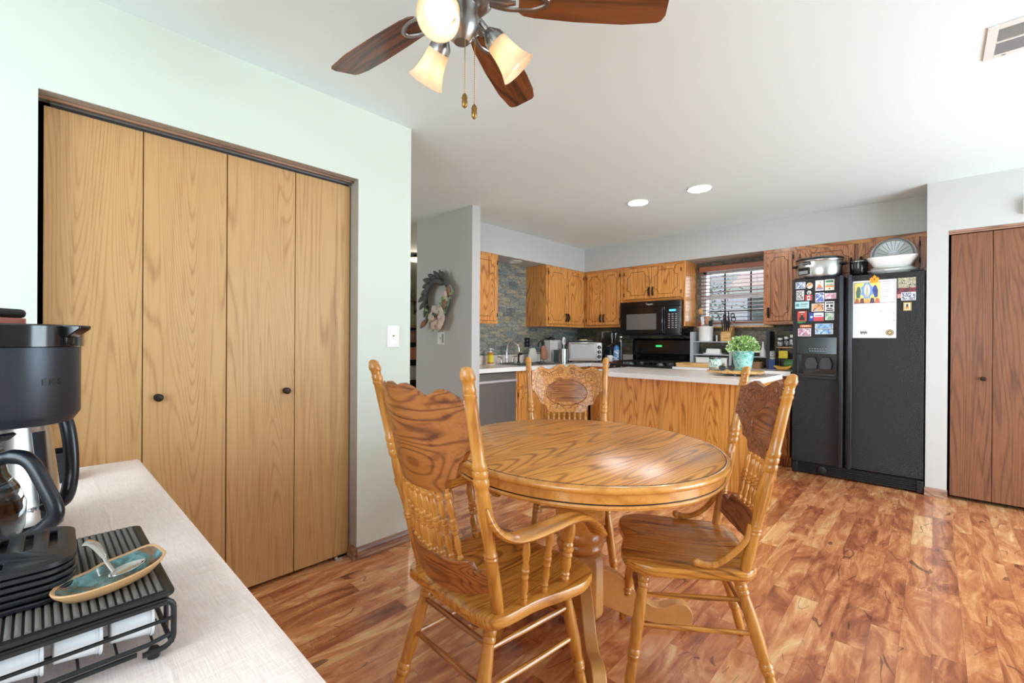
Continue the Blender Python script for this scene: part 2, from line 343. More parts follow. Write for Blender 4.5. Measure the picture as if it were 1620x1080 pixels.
# ------------------------------------------------------------------ mesh builder
class MB:
    def __init__(s): s.v = []; s.f = []; s.mi = []
    def add(s, vs, fs, mi=0):
        b = len(s.v); s.v += [tuple(p) for p in vs]; s.f += [tuple(i + b for i in f) for f in fs]; s.mi += [mi] * len(fs); return s
    def box(s, x0, x1, y0, y1, z0, z1, mi=0):
        vs = [(x, y, z) for x in (x0, x1) for y in (y0, y1) for z in (z0, z1)]
        return s.add(vs, [(0, 1, 3, 2), (4, 6, 7, 5), (0, 4, 5, 1), (2, 3, 7, 6), (0, 2, 6, 4), (1, 5, 7, 3)], mi)
    def lathe(s, p0, p1, prof, seg=20, mi=0, cap=True):
        """prof: (t or length, radius) along p0->p1; t in 0..1"""
        p0 = Vector(p0); p1 = Vector(p1); ax = p1 - p0; a = ax.normalized()
        u = a.orthogonal().normalized(); w = a.cross(u); rings = []
        for t, r in prof:
            c = p0 + ax * t; rings.append([c + (u * math.cos(2 * PI * k / seg) + w * math.sin(2 * PI * k / seg)) * r for k in range(seg)])
        return s.loft(rings, mi, cap)
    def loft(s, rings, mi=0, cap=True, closed=True):
        n = len(rings[0]); vs = [p for r in rings for p in r]; fs = []
        for i in range(len(rings) - 1):
            for k in range(n if closed else n - 1):
                k2 = (k + 1) % n; fs.append((i * n + k, i * n + k2, (i + 1) * n + k2, (i + 1) * n + k))
        if cap:
            fs.append(tuple(reversed(range(n)))); fs.append(tuple((len(rings) - 1) * n + k for k in range(n)))
        return s.add(vs, fs, mi)
    def tube(s, path, r, seg=10, mi=0, flat=None, up=(0, 0, 1), cap=True):
        """sweep; r number or list; flat=(a,b) scales the section across/up"""
        P = [Vector(p) for p in path]; n = len(P); R_ = r if isinstance(r, (list, tuple)) else [r] * n
        up = Vector(up); rings = []; prev = None
        for i in range(n):
            t = (P[min(i + 1, n - 1)] - P[max(i - 1, 0)]).normalized()
            if flat: sd = t.cross(up).normalized(); nn = sd.cross(t).normalized()
            else:
                if prev is None: sd = t.orthogonal().normalized()
                else: sd = (prev - t * prev.dot(t)).normalized()
                prev = sd; nn = t.cross(sd)
            a, b = flat if flat else (1, 1)
            rings.append([P[i] + (sd * math.cos(2 * PI * k / seg) * a + nn * math.sin(2 * PI * k / seg) * b) * R_[i] for k in range(seg)])
        return s.loft(rings, mi, cap)
    def ring(s, c, rad, r, axis='z', seg=24, sg=8, mi=0, el=1.0):
        c = Vector(c); ax = {'x': ((0, 1, 0), (0, 0, 1)), 'y': ((1, 0, 0), (0, 0, 1)), 'z': ((1, 0, 0), (0, 1, 0))}[axis]
        u, w = Vector(ax[0]), Vector(ax[1]); nrm = u.cross(w); rings = []
        for k in range(seg):
            a = 2 * PI * k / seg; d = u * math.cos(a) + w * math.sin(a) * el; cc = c + d * rad; dn = d.normalized()
            rings.append([cc + (dn * math.cos(2 * PI * j / sg) + nrm * math.sin(2 * PI * j / sg)) * r for j in range(sg)])
        rings.append(rings[0]); return s.loft(rings, mi, False)
    def prism(s, poly, o, u, w, n, t, mi=0):
        """poly (a,b) -> o+a*u+b*w, extruded by n*t"""
        o, u, w, n = Vector(o), Vector(u), Vector(w), Vector(n); k = len(poly)
        A = [o + u * a + w * b for a, b in poly]; B = [p + n * t for p in A]
        fs = [tuple(range(k)), tuple(reversed(range(k, 2 * k)))] + [(i, i + k, (i + 1) % k + k, (i + 1) % k) for i in range(k)]
        return s.add(A + B, fs, mi)
    def ball(s, c, r, seg=16, rows=10, mi=0, sc=(1, 1, 1)):
        c = Vector(c); rings = []
        for i in range(1, rows):
            a = PI * i / rows; rings.append([c + Vector((math.sin(a) * math.cos(2 * PI * k / seg) * sc[0], math.sin(a) * math.sin(2 * PI * k / seg) * sc[1], -math.cos(a) * sc[2])) * r for k in range(seg)])
        return s.loft(rings, mi, True)
    def build(s, name, mat, parent=None, loc=None, rot=None, bevel=0.0, smooth=True, angle=35, segs=2):
        me = bpy.data.meshes.new(name); me.from_pydata(s.v, [], s.f)
        for m in (mat if isinstance(mat, (list, tuple)) else [mat]): me.materials.append(m)
        me.polygons.foreach_set('material_index', s.mi); me.validate()
        import bmesh
        bm = bmesh.new(); bm.from_mesh(me); bmesh.ops.recalc_face_normals(bm, faces=bm.faces); bm.to_mesh(me); bm.free()
        if smooth: me.shade_smooth(); me.set_sharp_from_angle(angle=R(angle))
        me.update(); o = bpy.data.objects.new(name, me); S.collection.objects.link(o)
        if parent: o.parent = parent
        if loc: o.location = loc
        if rot is not None: o.rotation_euler = rot if isinstance(rot, (tuple, list)) else (0, 0, rot)
        if bevel:
            b = o.modifiers.new('bevel', 'BEVEL'); b.width = bevel; b.segments = segs; b.limit_method = 'ANGLE'; b.angle_limit = R(40)
            b.harden_normals = False
        return o

def tag(o, label=None, cat=None, group=None, kind=None):
    if label: o['label'] = label
    if cat: o['category'] = cat
    if group: o['group'] = group
    if kind: o['kind'] = kind
    return o
def root(name, loc=(0, 0, 0), rz=0, label=None, cat=None, group=None, kind=None):
    o = bpy.data.objects.new(name, None); o.empty_display_size = 0.05; S.collection.objects.link(o)
    o.location = loc; o.rotation_euler = (0, 0, rz); return tag(o, label, cat, group, kind)
def struct(o): o['kind'] = 'structure'; return o
def copy_tree(o, parent=None):
    c = o.copy(); S.collection.objects.link(c)
    if parent: c.parent = parent
    for ch in list(o.children): copy_tree(ch, c)
    return c
def arc(cx, cy, r, a0, a1, n=8, rr=None):
    rr = rr or r
    return [(cx + r * math.cos(a0 + (a1 - a0) * k / n), cy + rr * math.sin(a0 + (a1 - a0) * k / n)) for k in range(n + 1)]
def rrect(x0, x1, y0, y1, r, n=6):
    return (arc(x1 - r, y1 - r, r, 0, PI / 2, n) + arc(x0 + r, y1 - r, r, PI / 2, PI, n)
            + arc(x0 + r, y0 + r, r, PI, 1.5 * PI, n) + arc(x1 - r, y0 + r, r, 1.5 * PI, 2 * PI, n))
def spline(pts, n=6):
    P = [Vector(p) for p in pts]; out = []
    for i in range(len(P) - 1):
        a, b, c, d = P[max(i - 1, 0)], P[i], P[i + 1], P[min(i + 2, len(P) - 1)]
        for k in range(n):
            t = k / n; out.append(0.5 * ((2 * b) + (c - a) * t + (2 * a - 5 * b + 4 * c - d) * t * t + (3 * b - a - 3 * c + d) * t ** 3))
    out.append(P[-1]); return out
def lerp_prof(pts, x):
    for i in range(len(pts) - 1):
        if x <= pts[i + 1][0]:
            (a, b), (c, d) = pts[i], pts[i + 1]
            return b if c == a else b + (d - b) * (x - a) / (c - a)
    return pts[-1][1]
def text(name, s_, size, mat, loc, rot, parent=None, depth=0.0004, align='CENTER'):
    cu = bpy.data.curves.new(name, 'FONT'); cu.body = s_; cu.size = size; cu.extrude = depth; cu.align_x = align; cu.align_y = 'CENTER'
    tmp = bpy.data.objects.new(name + '_tmp', cu); S.collection.objects.link(tmp)
    dg = bpy.context.evaluated_depsgraph_get(); me = bpy.data.meshes.new_from_object(tmp.evaluated_get(dg))
    bpy.data.objects.remove(tmp); bpy.data.curves.remove(cu); me.name = name; me.materials.clear(); me.materials.append(mat)
    o = bpy.data.objects.new(name, me); S.collection.objects.link(o); o.location = loc; o.rotation_euler = rot
    if parent: o.parent = parent
    return o
FACE_MX = (R(90), 0, R(-90))     # text on a wall facing -x
FACE_MY = (R(90), 0, 0)          # text on a wall facing -y

# ================================================================== THE SETTING
H = 2.44
struct(MB().box(-1.85, 7.2, -2.45, 7.6, -0.08, 0.0).build('floor', M['floor'], smooth=False))
struct(MB().box(-1.85, 7.2, -2.45, 7.6, H, H + 0.1).build('ceiling', M['ceil'], smooth=False))
# left wall with the wide closet opening
struct(MB().box(-1.7, 0.0, 2.265, 2.385, 0, H).box(0, 1.188, 2.265, 2.385, 2.056, H).box(1.188, 1.52, 2.265, 2.385, 0, H)
       .box(1.40, 1.52, 2.385, 3.0, 0, H).box(-1.7, 1.52, 3.0, 3.1, 0, H).build('wall_left', M['mint'], smooth=False))
struct(MB().box(-0.06, 0.0, 2.386, 2.99, 0, H).box(0.0, 1.39, 2.93, 2.99, 0, H).box(0, 1.188, 2.40, 2.93, 0.0, 0.004).build('wall_closet', M['void'], smooth=False))
struct(MB().box(1.1865, 1.1885, 2.2655, 2.384, 0.0, 2.056).build('trim_1', M['taupe'], smooth=False))
struct(MB().box(0, 1.188, 2.2655, 2.384, 2.054, 2.0565).build('trim_2', M['taupe'], smooth=False))
struct(MB().box(0, 1.186, 2.312, 2.326, 2.044, 2.054).build('trim_3', M['base'], smooth=False, bevel=0.003))
struct(MB().box(0.03, 1.186, 2.338, 2.344, 2.038, 2.054).box(0.03, 1.186, 2.374, 2.38, 2.038, 2.054).build('trim_4', M['steel_dk'], smooth=False))

# right wall with a closet opening
struct(MB().box(4.78, 4.9, -0.077, 0.045, 0, H).box(4.78, 4.9, -1.0, -0.077, 2.045, H).box(4.78, 4.9, -2.3, -1.0, 0, H)
       .box(4.9, 5.46, -0.055, 0.045, 0, H).box(4.9, 5.5, -1.1, -1.0, 0, H).box(5.46, 5.5, -1.0, -0.055, 0, H).build('wall_right', M['grey'], smooth=False))
struct(MB().box(4.90, 5.45, -0.99, -0.06, 0, 0.004).box(5.4, 5.455, -0.99, -0.06, 0.004, H - .01).box(4.905, 5.4, -0.075, -0.06, 0.004, H - .01).build('wall_closet_right', M['void'], smooth=False))
struct(MB().box(4.776, 4.80, -1.0, -0.077, 2.034, 2.05).box(4.786, 4.80, -1.0, -0.077, 2.022, 2.034).build('trim_5', M['base_y'], smooth=False, bevel=0.002))
# partition by the kitchen, kitchen walls, soffits
struct(MB().box(2.753, 2.853, 3.108, 3.985, 0, H).build('wall_partition', M['grey'], smooth=False))
struct(MB().box(2.853, 5.62, 3.82, 3.985, 0, H).build('wall_sink', M['grey'], smooth=False))
WY0, WY1, WZ0, WZ1 = 1.28, 2.035, 1.385, 2.03
struct(MB().box(5.47, 5.62, 0.045, WY0, 0, H).box(5.47, 5.62, WY1, 3.82, 0, H).box(5.47, 5.62, WY0, WY1, 0, WZ0)
       .box(5.47, 5.62, WY0, WY1, WZ1, H).box(5.47, 5.62, -1.1, 0.045, 0, H).build('wall_range', M['grey'], smooth=False))
struct(MB().box(2.853, 5.46, 3.808, 3.82, 0.9, 2.132).build('wall_sink_tile', M['stone_x'], smooth=False))
struct(MB().box(5.458, 5.47, 0.046, WY0, 0.9, 2.132).box(5.458, 5.47, WY1, 3.808, 0.9, 2.132).box(5.458, 5.47, WY0, WY1, 0.9, WZ0)
       .box(5.458, 5.47, WY0, WY1, WZ1, 2.132).build('wall_range_tile', M['stone_y'], smooth=False))
struct(MB().box(2.854, 5.13, 3.48, 3.807, 2.132, H - 0.001).box(5.13, 5.457, 0.046, 3.807, 2.132, H - 0.001).build('ceiling_soffit', M['grey'], smooth=False))
# walls around the dining area, behind the camera
struct(MB().box(-1.85, -1.7, -2.45, -0.65, 0, H).box(-1.85, -1.7, 1.65, 3.1, 0, H).box(-1.85, -1.7, -0.65, 1.65, 0, 0.8).box(-1.85, -1.7, -0.65, 1.65, 2.1, H).build('wall_back', M['mint'], smooth=False))
struct(MB().box(-1.7, 1.75, -2.45, -2.3, 0, H).box(4.35, 5.62, -2.45, -2.3, 0, H).box(1.75, 4.35, -2.45, -2.3, 2.1, H).build('wall_patio', M['grey'], smooth=False))
pd = MB()
for a, b in ((1.75, 1.81), (3.01, 3.09), (4.29, 4.35)): pd.box(a, b, -2.42, -2.34, 0, 2.1)
pd.box(1.81, 3.01, -2.42, -2.34, 2.04, 2.1).box(3.09, 4.29, -2.42, -2.34, 2.04, 2.1).box(1.81, 3.01, -2.42, -2.34, 0, 0.05).box(3.09, 4.29, -2.42, -2.34, 0, 0.05)
struct(pd.build('door_4', M['vinyl'], smooth=False))
rw = MB().box(-1.83, -1.75, -0.65, -0.6, 0.8, 2.1).box(-1.83, -1.75, 1.6, 1.65, 0.8, 2.1).box(-1.83, -1.75, 0.47, 0.53, 0.8, 2.1).box(-1.83, -1.75, -0.6, 1.6, 0.8, 0.85).box(-1.83, -1.75, -0.6, 1.6, 2.05, 2.1)
struct(rw.build('window_2', M['vinyl'], smooth=False))
# the next room, seen through the gap beside the partition
struct(MB().box(-1.1, 7.2, 7.4, 7.55, 0, H).box(-1.2, -1.1, 3.1, 4.45, 0, H).box(-1.2, -1.1, 6.35, 7.55, 0, H).box(-1.2, -1.1, 4.45, 6.35, 0, .7).box(-1.2, -1.1, 4.45, 6.35, 2.1, H).box(7.1, 7.2, 3.985, 7.4, 0, H).box(5.62, 7.2, 3.9, 3.985, 0, H).build('wall_far', M['green'], smooth=False))
struct(MB().box(-1.09, -1.03, 4.45, 4.5, .7, 2.1).box(-1.09, -1.03, 6.3, 6.35, .7, 2.1).box(-1.09, -1.03, 4.5, 6.3, .7, .75).box(-1.09, -1.03, 4.5, 6.3, 2.05, 2.1).build('window_added', M['vinyl'], smooth=False))  # made-up window frame out of view, added to carry the next room's fill
# baseboards with shoe moulding
def base_prof(): return [(0, 0), (0.018, 0), (0.018, 0.012), (0.012, 0.02), (0.011, 0.045), (0.007, 0.056), (0.005, 0.066), (0, 0.068)]
b = MB(); b.prism(base_prof(), (1.188, 2.265, 0), (0, -1, 0), (0, 0, 1), (1, 0, 0), 0.332)
b.prism(base_prof(), (1.188, 2.265 - 0.0, 0), (-1, 0, 0), (0, 0, 1), (0, 1, 0), 0.075)
b.prism(base_prof(), (-1.7, 2.265, 0), (0, -1, 0), (0, 0, 1), (1, 0, 0), 1.7)
struct(b.build('baseboard_left', M['base'], smooth=False))
b = MB(); b.prism(base_prof(), (4.78, -0.08, 0), (-1, 0, 0), (0, 0, 1), (0, 1, 0), 0.13)
struct(b.build('baseboard_right', M['base_y'], smooth=False))
b = MB(); b.prism(base_prof(), (2.753, 3.09, 0), (-1, 0, 0), (0, 0, 1), (0, 1, 0), 0.9)
b.prism(base_prof(), (2.735, 3.108, 0), (0, -1, 0), (0, 0, 1), (1, 0, 0), 0.118)
struct(b.build('baseboard_partition', M['base'], smooth=False))

def knob(parent, p, d, mat='bronze', r=0.016):
    p = Vector(p); d = Vector(d)
    return MB().lathe(p, p + d * 0.03, [(0, r * .95), (0.08, r * .95), (0.12, r * 0.45), (0.45, r * 0.4), (0.6, r * 0.95), (0.8, r), (0.95, r * 0.75), (1.0, r * 0.3)], 20).build('knob', M[mat], parent)

def bifold(name, panels, z0, z1, fixed, axis, mat, knobs):
    """panels: list of (a0,a1) spans; parts are the leaves, their knobs sub-parts"""
    r = struct(root(name)); out = []
    for a0, a1 in panels:
        m = MB()
        if axis == 'x': m.box(a0, a1, fixed, fixed + 0.032, z0, z1)
        else: m.box(fixed, fixed + 0.032, a0, a1, z0, z1)
        o = m.build('door_panel', M[mat], r, bevel=0.002); out.append(o)
    for i, a, z in knobs:
        if axis == 'x': knob(out[i], (a, fixed, z), (0, -1, 0))
        else: knob(out[i], (fixed, a, z), (-1, 0, 0))
    return r
bifold('door_1', [(0.014, 0.2935), (0.2965, 0.5905)], 0.018, 2.030, 2.345, 'x', 'closet', [(1, 0.345, 0.945)])
bifold('door_2', [(0.5945, 0.8905), (0.8935, 1.181)], 0.018, 2.030, 2.345, 'x', 'closet', [(0, 0.850, 0.935)])
struct(MB().box(1.10, 1.185, 2.33, 2.36, 0.0, 0.012).box(1.10, 1.118, 2.335, 2.352, 0.012, 0.018).build('trim_6', M['steel'], smooth=False))
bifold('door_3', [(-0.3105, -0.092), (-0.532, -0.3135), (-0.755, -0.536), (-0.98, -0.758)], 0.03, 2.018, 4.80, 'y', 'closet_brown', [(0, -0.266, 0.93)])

# kitchen window with frame, sill and panes
w = struct(root('window_1'))
wf = MB()
for y0, y1 in ((WY0, WY0 + 0.045), (WY1 - 0.045, WY1)): wf.box(5.50, 5.60, y0, y1, WZ0, WZ1)
wf.box(5.50, 5.60, WY0, WY1, WZ0, WZ0 + 0.045).box(5.50, 5.60, WY0, WY1, WZ1 - 0.04, WZ1).box(5.515, 5.57, WY0, WY1, 1.70, 1.748)
wf.build('window_frame', M['vinyl'], w, smooth=False)
mt = MB()
for y in (1.51, 1.79): mt.box(5.545, 5.555, y - 0.008, y + 0.008, WZ0 + 0.045, 1.70).box(5.535, 5.545, y - 0.008, y + 0.008, 1.748, WZ1 - 0.04)
mt.box(5.546, 5.556, WY0, WY1, 1.545, 1.557)
mt.build('muntin', M['bronze'], w, smooth=False)
MB().box(5.549, 5.552, WY0 + .045, WY1 - .045, WZ0 + .045, 1.70).box(5.539, 5.542, WY0 + .045, WY1 - .045, 1.748, WZ1 - .04).build('pane', M['pane'], w, smooth=False)
MB().box(5.40, 5.50, WY0 - 0.03, WY1 + 0.03, 1.352, 1.372).build('window_sill', M['wood_lt_x'], w, bevel=0.004)
MB().box(5.43, 5.458, WY0 - 0.0, WY1 + 0.0, 1.372, 1.40).build('window_apron', M['vinyl'], w, bevel=0.003)

# blinds
bl = root('window_blind', (5.40, 1.66, 1.4), 0, 'open wooden slat blind hanging across the kitchen window', 'blind')
MB().box(-0.015, 0.0, -0.375, 0.385, 0.612, 0.672).box(-0.015, 0.04, 0.37, 0.385, 0.612, 0.672).build('valance', M['blind'], bl, bevel=0.003)
MB().box(0.0, 0.045, -0.36, 0.368, 0.615, 0.65).build('head_rail', M['blind_dk'], bl, smooth=False)
for k in range(14):
    z = 0.032 + 0.042 * k
    MB().prism([(-0.024, 0.0030), (0.024, -0.0015), (0.024, 0.0010), (-0.024, 0.0052)], (0.022, -0.362, z), (1, 0, 0), (0, 0, 1), (0, 1, 0), 0.73).build('slat', M['blind_dk'], bl, smooth=False)
MB().box(0.0, 0.045, -0.362, 0.368, 0.002, 0.018).build('bottom_rail', M['blind'], bl, bevel=0.003)
for y in (-0.25, 0.0, 0.25):
    MB().tube([(-0.003, y, 0.61), (-0.003, y, 0.01)], 0.0012, 5).build('ladder_cord', M['blind'], bl)
MB().tube([(-0.012, 0.325, 0.61), (-0.014, 0.325, 0.22)], 0.004, 8).build('tilt_wand', M['blind'], bl)
m_ = MB().tube([(-0.012, -0.345, 0.61), (-0.014, -0.345, 0.24)], 0.0012, 6); m_.lathe((-0.014, -0.345, 0.24), (-0.014, -0.345, 0.2), [(0, 0.003), (0.3, 0.008), (1, 0.009)], 10)
m_.build('lift_cord', M['blind_dk'], bl)

# ================================================================== KITCHEN CABINETS
def door_outline(w, h, style):
    """routed cathedral outline inside a door w x h, centred"""
    a, b = w / 2 - 0.04, h / 2 - 0.045
    a = max(a, 0.035); c = min(0.4 * a, 0.05); d = min(0.07, c * 1.3)
    p = []
    def q(sx, sy):
        # scooped corner from (a, b-d) to (a-c, b) with concave arc
        pts = [(a, b - d)]
        for k in range(7):
            t = k / 6 * PI / 2
            pts.append((a - c * (math.sin(t)) * 0.98 , b - d + d * (1 - math.cos(t)) * 0.86))
        pts.append((a - c, b))
        return [(sx * x, sy * y) for x, y in pts]
    tr, br, bl_, tl = q(1, 1), q(1, -1), q(-1, -1), q(-1, 1)
    return tr + list(reversed(tl)) + bl_ + list(reversed(br))

def cab_door(parent, face, c, w, h, mat, handle=None, hinge=None, th=0.019):
    """face '-x' or '-y'; c = centre of the door's front face"""
    c = Vector(c)
    if face == '-x': u, n = Vector((0, -1, 0)), Vector((-1, 0, 0))
    else: u, n = Vector((1, 0, 0)), Vector((0, -1, 0))
    z = Vector((0, 0, 1))
    m = MB(); m.prism([(-w / 2, -h / 2), (w / 2, -h / 2), (w / 2, h / 2), (-w / 2, h / 2)], c - n * th, u, z, n, th)
    d = m.build('door', M[mat], parent, bevel=0.003)
    ol = [c + u * a + z * b + n * 0.0002 for a, b in door_outline(w, h, 0)]; ol.append(ol[0])
    MB().tube(ol, 0.0026, 6, flat=(1, 0.45), up=tuple(n), cap=False).build('groove', M['groove'], d)
    if handle:
        a, b = handle; p = c + u * a + z * b; hl = 0.048
        pts = spline([p + z * hl, p + z * (hl - .008) + n * 0.018, p + n * 0.028, p - z * (hl - .008) + n * 0.018, p - z * hl], 4)
        k = len(pts) - 1
        MB().tube(pts, [0.006 + 0.0055 * math.sin(PI * i / k) for i in range(k + 1)], 8).build('handle', M['bronze'], d)
    if hinge:
        for b in (h / 2 - 0.06, -h / 2 + 0.06):
            p = c + u * (hinge * (w / 2 + 0.004)) + z * b
            MB().prism([(-0.005, -0.022), (0.005, -0.022), (0.005, 0.022), (-0.005, 0.022)], p, u, z, n, 0.004).lathe(p + n * .004 - z * .015, p + n * .004 + z * .015, [(0, .003), (1, .003)], 8).build('hinge', M['bronze'], d)
    return d

def upper(name, face, a0, a1, front, back, z0, z1, mat, matx, label, doors, group=None):
    """a0..a1 along the wall; doors: (a_lo, a_hi, handle_side(+1/-1 in u), hinge_side)"""
    r = root(name, (0, 0, 0), 0, label, 'cabinet', group)
    m = MB(); fr = MB()
    sw = 0.035
    if face == '-x':
        m.box(front + 0.019, back, a0, a1, z0, z1)
        rails = [MB().box(front, front + 0.019, a0, a1, z1 - 0.035, z1), MB().box(front, front + 0.019, a0, a1, z0, z0 + 0.032)]
        stiles = [MB().box(front, front + .019, a0, a0 + sw, z0 + .032, z1 - .035), MB().box(front, front + .019, a1 - sw, a1, z0 + .032, z1 - .035)]
    else:
        m.box(a0, a1, front + 0.019, back, z0, z1)
        rails = [MB().box(a0, a1, front, front + 0.019, z1 - 0.035, z1), MB().box(a0, a1, front, front + 0.019, z0, z0 + 0.032)]
        stiles = [MB().box(a0, a0 + sw, front, front + .019, z0 + .032, z1 - .035), MB().box(a1 - sw, a1, front, front + .019, z0 + .032, z1 - .035)]
    m.build('body', M[mat], r, smooth=False)
    for q in rails: q.build('face_rail', M[matx], r, smooth=False)
    for q in stiles: q.build('face_stile', M[mat], r, smooth=False)
    for lo, hi, hs, hg in doors:
        w_, h_ = hi - lo, (z1 - z0) - 0.07; zc = (z0 + z1) / 2 - 0.001
        c = (front - 0.019, (lo + hi) / 2, zc) if face == '-x' else ((lo + hi) / 2, front - 0.019, zc)
        cab_door(r, face, c, w_, h_, mat, (hs * (w_ / 2 - 0.022), -h_ / 2 + 0.085) if hs else None, hg)
    return r
CZ0, CZ1 = 1.372, 2.13
upper('wall_cabinet', '-y', 2.86, 3.462, 3.482, 3.806, CZ0, CZ1, 'cab', 'cab', 'oak wall cabinet left of the sink, partly behind the grey partition wall', [(3.0, 3.43, 0, 1)])
upper('wall_cabinet', '-y', 4.30, 5.128, 3.482, 3.806, CZ0, CZ1, 'cab', 'cab', 'two-door oak wall cabinet with exposed left side, right of the tall stone strip',
      [(4.335, 4.70, 1, -1), (4.703, 5.07, -1, 1)])
upper('wall_cabinet', '-x', 2.895, 3.48, 5.132, 5.456, CZ0, CZ1, 'cab', 'cab_x', 'tall oak wall cabinet in the corner just left of the microwave',
      [(3.185, 3.43, 1, -1), (2.935, 3.18, -1, 1)])
upper('wall_cabinet', '-x', 2.113, 2.893, 5.132, 5.456, 1.682, CZ1, 'cab', 'cab_x', 'short oak wall cabinet with two doors directly above the black microwave',
      [(2.505, 2.865, 1, -1), (2.14, 2.50, -1, 1)])
MB().box(5.132, 5.456, 2.092, 2.112, CZ0, CZ1).build('cabinet_end_panel', M['cab'], smooth=False, bevel=0.002)
tag(bpy.data.objects['cabinet_end_panel'], 'glossy oak side panel right of the microwave, facing the window', 'panel')
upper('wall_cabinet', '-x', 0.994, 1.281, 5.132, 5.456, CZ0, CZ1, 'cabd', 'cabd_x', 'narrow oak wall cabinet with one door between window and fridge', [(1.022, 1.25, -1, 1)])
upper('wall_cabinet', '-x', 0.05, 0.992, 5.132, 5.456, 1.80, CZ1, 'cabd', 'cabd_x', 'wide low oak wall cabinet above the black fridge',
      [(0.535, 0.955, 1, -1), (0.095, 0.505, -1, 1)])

# base cabinets
def base(name, face, a0, a1, front, back, mat, label, doors, drawers=(), matx=None):
    r = root(name, (0, 0, 0), 0, label, 'cabinet')
    if face == '-x':
        MB().box(front, back, a0, a1, 0.1, 0.12).box(front, back, a0, a0 + .018, 0.12, 0.872).box(front, back, a1 - .018, a1, 0.12, 0.872).box(front, front + .018, a0 + .018, a1 - .018, 0.12, 0.872).box(back - .018, back, a0 + .018, a1 - .018, 0.12, 0.872).build('body', M[mat], r, smooth=False)
        MB().box(front + 0.075, back, a0, a1, 0.0, 0.0995).build('toe_kick', M['cabd'], r, smooth=False)
    else:
        MB().box(a0, a1, front, back, 0.1, 0.12).box(a0, a1, front, front + .018, 0.12, 0.872).box(a0, a1, back - .018, back, 0.12, 0.872).box(a0, a0 + .018, front + .018, back - .018, 0.12, 0.872).box(a1 - .018, a1, front + .018, back - .018, 0.12, 0.872).build('body', M[mat], r, smooth=False)
        MB().box(a0, a1, front + 0.075, back, 0.0, 0.0995).build('toe_kick', M['cabd'], r, smooth=False)
    for lo, hi, hs in doors:
        c = (front - 0.019, (lo + hi) / 2, 0.40) if face == '-x' else ((lo + hi) / 2, front - 0.019, 0.40)
        cab_door(r, face, c, hi - lo, 0.55, mat, (hs * ((hi - lo) / 2 - 0.03), 0.2) if hs else None, -hs if hs else None)
    for lo, hi in drawers:
        w_ = hi - lo; m = MB()
        if face == '-x': m.box(front - 0.019, front, lo, hi, 0.70, 0.85); b2 = MB().box(front - 0.021, front - 0.019, lo + .025, hi - .025, 0.722, 0.828)
        else: m.box(lo, hi, front - 0.019, front, 0.70, 0.85); b2 = MB().box(lo + .025, hi - .025, front - 0.021, front - 0.019, 0.722, 0.828)
        d = m.build('drawer', M[mat], r, bevel=0.004); b2.build('raised_panel', M[mat], d, smooth=False)
    return r
base('base_cabinet', '-y', 3.478, 4.84, 3.215, 3.80, 'cab', 'oak base cabinet under the kitchen sink, right of the dishwasher', [(3.50, 3.92, 1), (3.94, 4.36, -1), (4.39, 4.80, 1)], [(3.50, 3.92), (3.94, 4.36), (4.39, 4.80)])
base('base_cabinet', '-x', 2.892, 3.20, 4.87, 5.45, 'cab', 'oak corner base cabinet left of the black stove', [], [])
base('base_cabinet', '-x', 0.985, 2.105, 4.87, 5.45, 'cabd', 'oak base cabinet between the stove and the fridge', [(1.0, 1.36, 1), (1.38, 1.73, -1), (1.75, 2.09, 1)], [(1.0, 1.36), (1.38, 1.73), (1.75, 2.09)])
# dishwasher
dw = root('dishwasher', (0, 0, 0), 0, 'stainless steel dishwasher beside the grey partition wall', 'dishwasher')
MB().box(2.868, 3.468, 3.235, 3.79, 0.1, 0.87).build('body', M['blackm'], dw, smooth=False)
MB().box(2.872, 3.464, 3.2, 3.2345, 0.115, 0.862).build('door', M['steel_dk'], dw, bevel=0.004)
MB().box(2.872, 3.464, 3.185, 3.2, 0.765, 0.79).build('handle', paint('brushed_handle', (206, 206, 208), .35, metal=.35), dw, bevel=0.006)
MB().box(2.872, 3.464, 3.28, 3.4, 0.0, 0.099).build('toe_panel', M['blackm'], dw, smooth=False)
# countertops
ct = root('countertop', (0, 0, 0), 0, 'L-shaped pale laminate countertop around the kitchen sink corner', 'countertop')
SX0, SX1, SY0, SY1 = 3.60, 4.36, 3.29, 3.66
m = MB().box(2.862, SX0, 3.173, 3.806, 0.873, 0.915).box(SX1, 5.456, 3.173, 3.806, 0.873, 0.915).box(SX0, SX1, 3.173, SY0, 0.873, 0.915).box(SX0, SX1, SY1, 3.806, 0.873, 0.915)
m.box(4.832, 5.456, 2.892, 3.173, 0.873, 0.915).build('slab', M['lam'], ct, smooth=False)
MB().box(2.862, 4.832, 3.168, 3.173, 0.873, 0.9152).box(4.827, 4.832, 2.892, 3.173, 0.873, 0.9152).build('front_edge', M['edge'], ct, smooth=False)
MB().box(2.862, 5.44, 3.788, 3.806, 0.915, 1.015).box(5.438, 5.456, 2.892, 3.788, 0.915, 1.015).build('backsplash_lip', M['cream'], ct, bevel=0.003)
c2 = root('countertop', (0, 0, 0), 0, 'straight pale laminate countertop between stove and fridge', 'countertop')
MB().box(4.832, 5.456, 0.975, 2.108, 0.873, 0.915).build('slab', M['lam'], c2, smooth=False)
MB().box(4.827, 4.832, 0.975, 2.108, 0.873, 0.9152).build('front_edge', M['edge'], c2, smooth=False)
